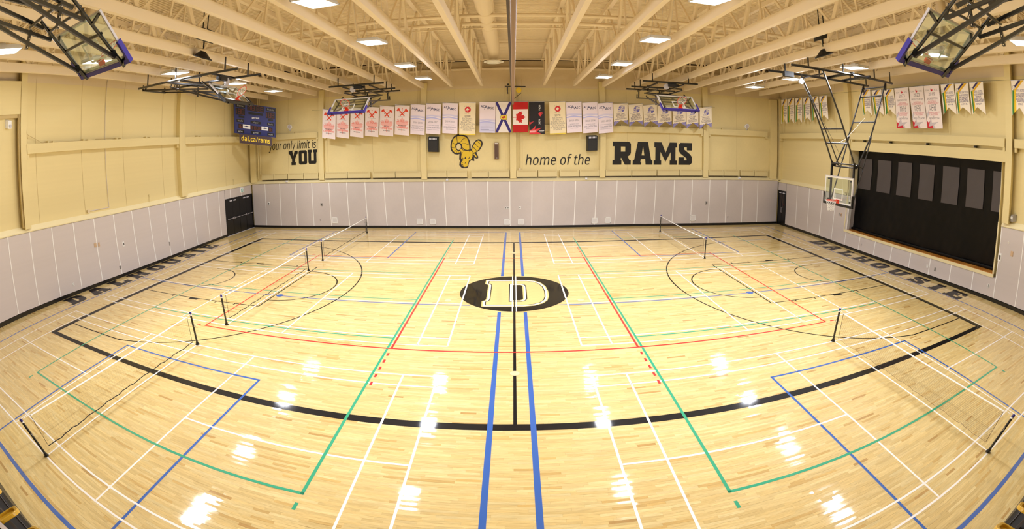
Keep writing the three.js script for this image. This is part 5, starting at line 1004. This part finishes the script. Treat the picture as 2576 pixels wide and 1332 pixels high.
// emergency lights on the ledge
{
  const L = [[-14.16, 'near the black double doors'], [-3.75, 'under the ram head'], [4.12, 'below the words home of the'], [14.03, 'near the black single door']];
  let proto = null;
  for (const [x, w] of L) {
    const label = 'small white twin-head unit on the far ledge, ' + w; let v;
    if (!proto) { v = proto = rigid('emergency_unit', label, 'emergency light', 'twin-head units on the far ledge'); part('case', rbox(0.12, 0.11, 0.08, 0, 0.055, 0), M.plastic, v); part('lens', [rcyl(0.03, 0.05, 0, 0, 0, 10).rotateX(PI / 2).translate(-0.04, 0.03, 0.05), rcyl(0.03, 0.05, 0, 0, 0, 10).rotateX(PI / 2).translate(0.05, 0.03, 0.05)], M.alu, v); } else v = copy(proto, label);
    place(v, farAt(x, 2.85, 0.01));
  }
}
{   // exit sign, conduit, cables, hall bits
  const e = rigid('exit_sign', 'small green and white running-man exit sign over the black doors', 'exit sign');
  part('case', rbox(0.32, 0.3, 0.06, 0, 0.15, 0.02), M.plastic, e);
  part('face', rbox(0.3, 0.28, 0.006, 0, 0.15, 0.053), printed(canvas(128, 120, (g, w, h) => { g.fillStyle = '#f2f6f2'; g.fillRect(0, 0, w, h); g.fillStyle = '#2aa295'; g.fillRect(w * 0.12, h * 0.15, w * 0.76, h * 0.7); g.strokeStyle = '#ffffff'; g.lineWidth = 7; g.beginPath(); g.moveTo(50, 40); g.lineTo(42, 62); g.lineTo(30, 86); g.moveTo(42, 62); g.lineTo(62, 76); g.lineTo(60, 92); g.moveTo(50, 42); g.lineTo(68, 54); g.moveTo(48, 44); g.lineTo(32, 52); g.stroke(); g.fillStyle = '#ffffff'; g.beginPath(); g.arc(55, 31, 7, 0, 7); g.fill(); g.fillRect(78, 26, 20, 66); }), 0.5), e);
  place(e, [LEFT, 2.42, 9.6], PI / 2);
  const c = thing('conduit', [LEFT - 0.1, 3, -2], 'thin grey conduit down the left wall with a box at its foot', 'conduit');
  make('pipe_run', [[[9.2], [3.12]]].flatMap(() => [onWall('left', tube([-1.72, 9.2, 0.17], [-1.72, 3.08, 0.17], 0.01, 6)), onWall('left', tube([-1.72, 3.08, 0.17], [-3.0, 3.08, 0.17], 0.014, 6))]), M.nosing, c);
  make('junction_box', onWall('left', box(-3.12, -2.98, 3.02, 3.14, 0.12, 0.2)), M.cream, c);
  for (const [wall, s, label] of [['left', 1.12, 'short cable end sticking up from the ledge of the left wall'], ['left', 8.93, 'short cable end on the left ledge close to the doors']]) { const k = thing('cable_end', [LEFT - 0.1, 3.0, s], label, 'cable'); make('wire', [onWall(wall, tube([s, 2.95, 0.14], [s + 0.03, 3.2, 0.15], 0.012, 6)), onWall(wall, tube([s + 0.03, 3.2, 0.15], [s + 0.02, 3.32, 0.16], 0.018, 6))], M.heater, k); }
  const k2 = thing('girt_cable', [LEFT - 0.1, 5.9, -5], 'loose dark cables lying on the steel beam of the left wall', 'cable');
  make('wire', [onWall('left', tube([-6.5, 6.6, 0.12], [-6.4, 6.1, 0.1], 0.012, 5)), onWall('left', tube([-6.4, 6.25, 0.1], [-5.6, 5.92, 0.08], 0.01, 5)), onWall('left', tube([-5.6, 5.92, 0.08], [-3.2, 5.91, 0.08], 0.01, 5)), onWall('left', tube([-2.4, 5.95, 0.06], [-1.2, 5.95, 0.06], 0.012, 5))], M.slot, k2);
  const p = thing('corner_pipe', [-16.3, 3, 10.7], 'pair of cream pipes running down the left far corner', 'pipe');
  make('pipe_run', [onWall('far', tube([-16.35, 9, 0.05], [-16.35, 3.1, 0.05], 0.04, 8)), onWall('far', tube([-16.2, 9, 0.06], [-16.2, 3.4, 0.06], 0.03, 8))], M.yellow, p);
  const q = thing('centre_conduit', [0.3, 3, 11.3], 'thin cream conduit right of the centre column ending in a small box', 'conduit');
  make('pipe_run', onWall('far', tube([0.35, 6.6, 0.17], [0.35, 3.5, 0.17], 0.02, 6)), M.yellow, q); make('junction_box', wallBox('far', 0.3, 0.41, 3.4, 3.52, U, -0.12), M.cream, q);
  const s = rigid('siren', 'small white alarm sounder under the lintel at the far left edge', 'alarm');
  part('case', rbox(0.2, 0.28, 0.08, 0, 0, 0.04), M.plastic, s); part('horn', rcyl(0.06, 0.03, 0, 0, 0, 12).rotateX(PI / 2).translate(0, -0.04, 0.09), M.alu, s);
  place(s, [LEFT - 0.18, 6.68, -7.55], PI / 2);
  const sb = rigid('column_box', 'small grey box at the foot of the column right of the stage', 'switch box');
  part('case', rbox(0.14, 0.24, 0.1, 0, 0.12, 0), M.grey, sb); part('lid', rbox(0.1, 0.1, 0.02, 0, 0.14, 0.055), M.plastic, sb);
  place(sb, [RIGHT + 0.1, 2.95, -7.08], -PI / 2);
}

// ---------------------------------------------------------------- stands at the camera's feet: deck and yellow seats in the two lower corners
for (const s of [-1, 1]) {
  const side = s < 0 ? 'left' : 'right', t = thing('stand_deck', [s * 8, 0, -13.7], 'dark grey deck of the stands at the lower ' + side + ' corner', 'bleacher');
  const a = s * 5.0, b = s * 13;
  make('front_rail', box(Math.min(a, b), Math.max(a, b), 0, 0.3, -13.36, -13.3, 0.6), M.black, t);
  make('foot_deck', box(Math.min(a, b), Math.max(a, b), 0.2, 0.36, -14.3, -13.36, 0.6), M.bleacher, t);
  make('edge_strip', box(Math.min(a, b), Math.max(a, b), 0.36, 0.375, -13.4, -13.385, 0.6), M.greyDark, t);
  make('second_tier', [box(Math.min(a, b), Math.max(a, b), 0.36, 0.98, -14.6, -13.8, 0.6)], M.bleacher, t);
  make('nosing', box(Math.min(a, b), Math.max(a, b), 0.92, 0.995, -13.82, -13.74, 0.6), M.nosing, t);
  let proto = null;
  for (let i = 0; i < 5; i++) {
    const x = s * (5.1 + 0.66 * i), label = 'yellow plastic bleacher chair, lower ' + side + ' corner, ' + ['innermost of the row', 'second from the inner end', 'middle of the row', 'second from the outer end', 'outermost of the row'][i];
    let c;
    if (!proto) {
      c = proto = rigid('bleacher_chair', label, 'seat', 'yellow seats of the stands, ' + side);
      const sh = (w, l, r) => { const q = new THREE.Shape(); q.moveTo(-w + r, -l); q.lineTo(w - r, -l); q.quadraticCurveTo(w, -l, w, -l + r); q.lineTo(w, l - r); q.quadraticCurveTo(w, l, w - r, l); q.lineTo(-w + r, l); q.quadraticCurveTo(-w, l, -w, l - r); q.lineTo(-w, -l + r); q.quadraticCurveTo(-w, -l, -w + r, -l); return q; };
      const rim = sh(0.26, 0.24, 0.16); rim.holes.push(sh(0.21, 0.2, 0.14));
      part('seat_pan', new THREE.ExtrudeGeometry(sh(0.22, 0.21, 0.14), { depth: 0.02, bevelEnabled: false, curveSegments: 8 }).rotateX(-PI / 2).translate(0, 0.38, -0.02), M.seat, c);
      part('rim', new THREE.ExtrudeGeometry(rim, { depth: 0.05, bevelEnabled: true, bevelSize: 0.012, bevelThickness: 0.012, bevelSegments: 3, curveSegments: 8 }).rotateX(-PI / 2).translate(0, 0.385, -0.02), M.seat, c);
      part('leg', [rbox(0.05, 0.36, 0.05, -0.12, 0.19, 0), rbox(0.05, 0.36, 0.05, 0.12, 0.19, 0)], M.greyDark, c);
    } else c = copy(proto, label);
    place(c, [x, 0.362, -13.56]);
  }
}
scene.traverse((o) => { if (o.isMesh) o.castShadow = o.receiveShadow = true; if (o.isLight && !o.isRectAreaLight) o.castShadow = true; });
renderer.render(scene, camera);
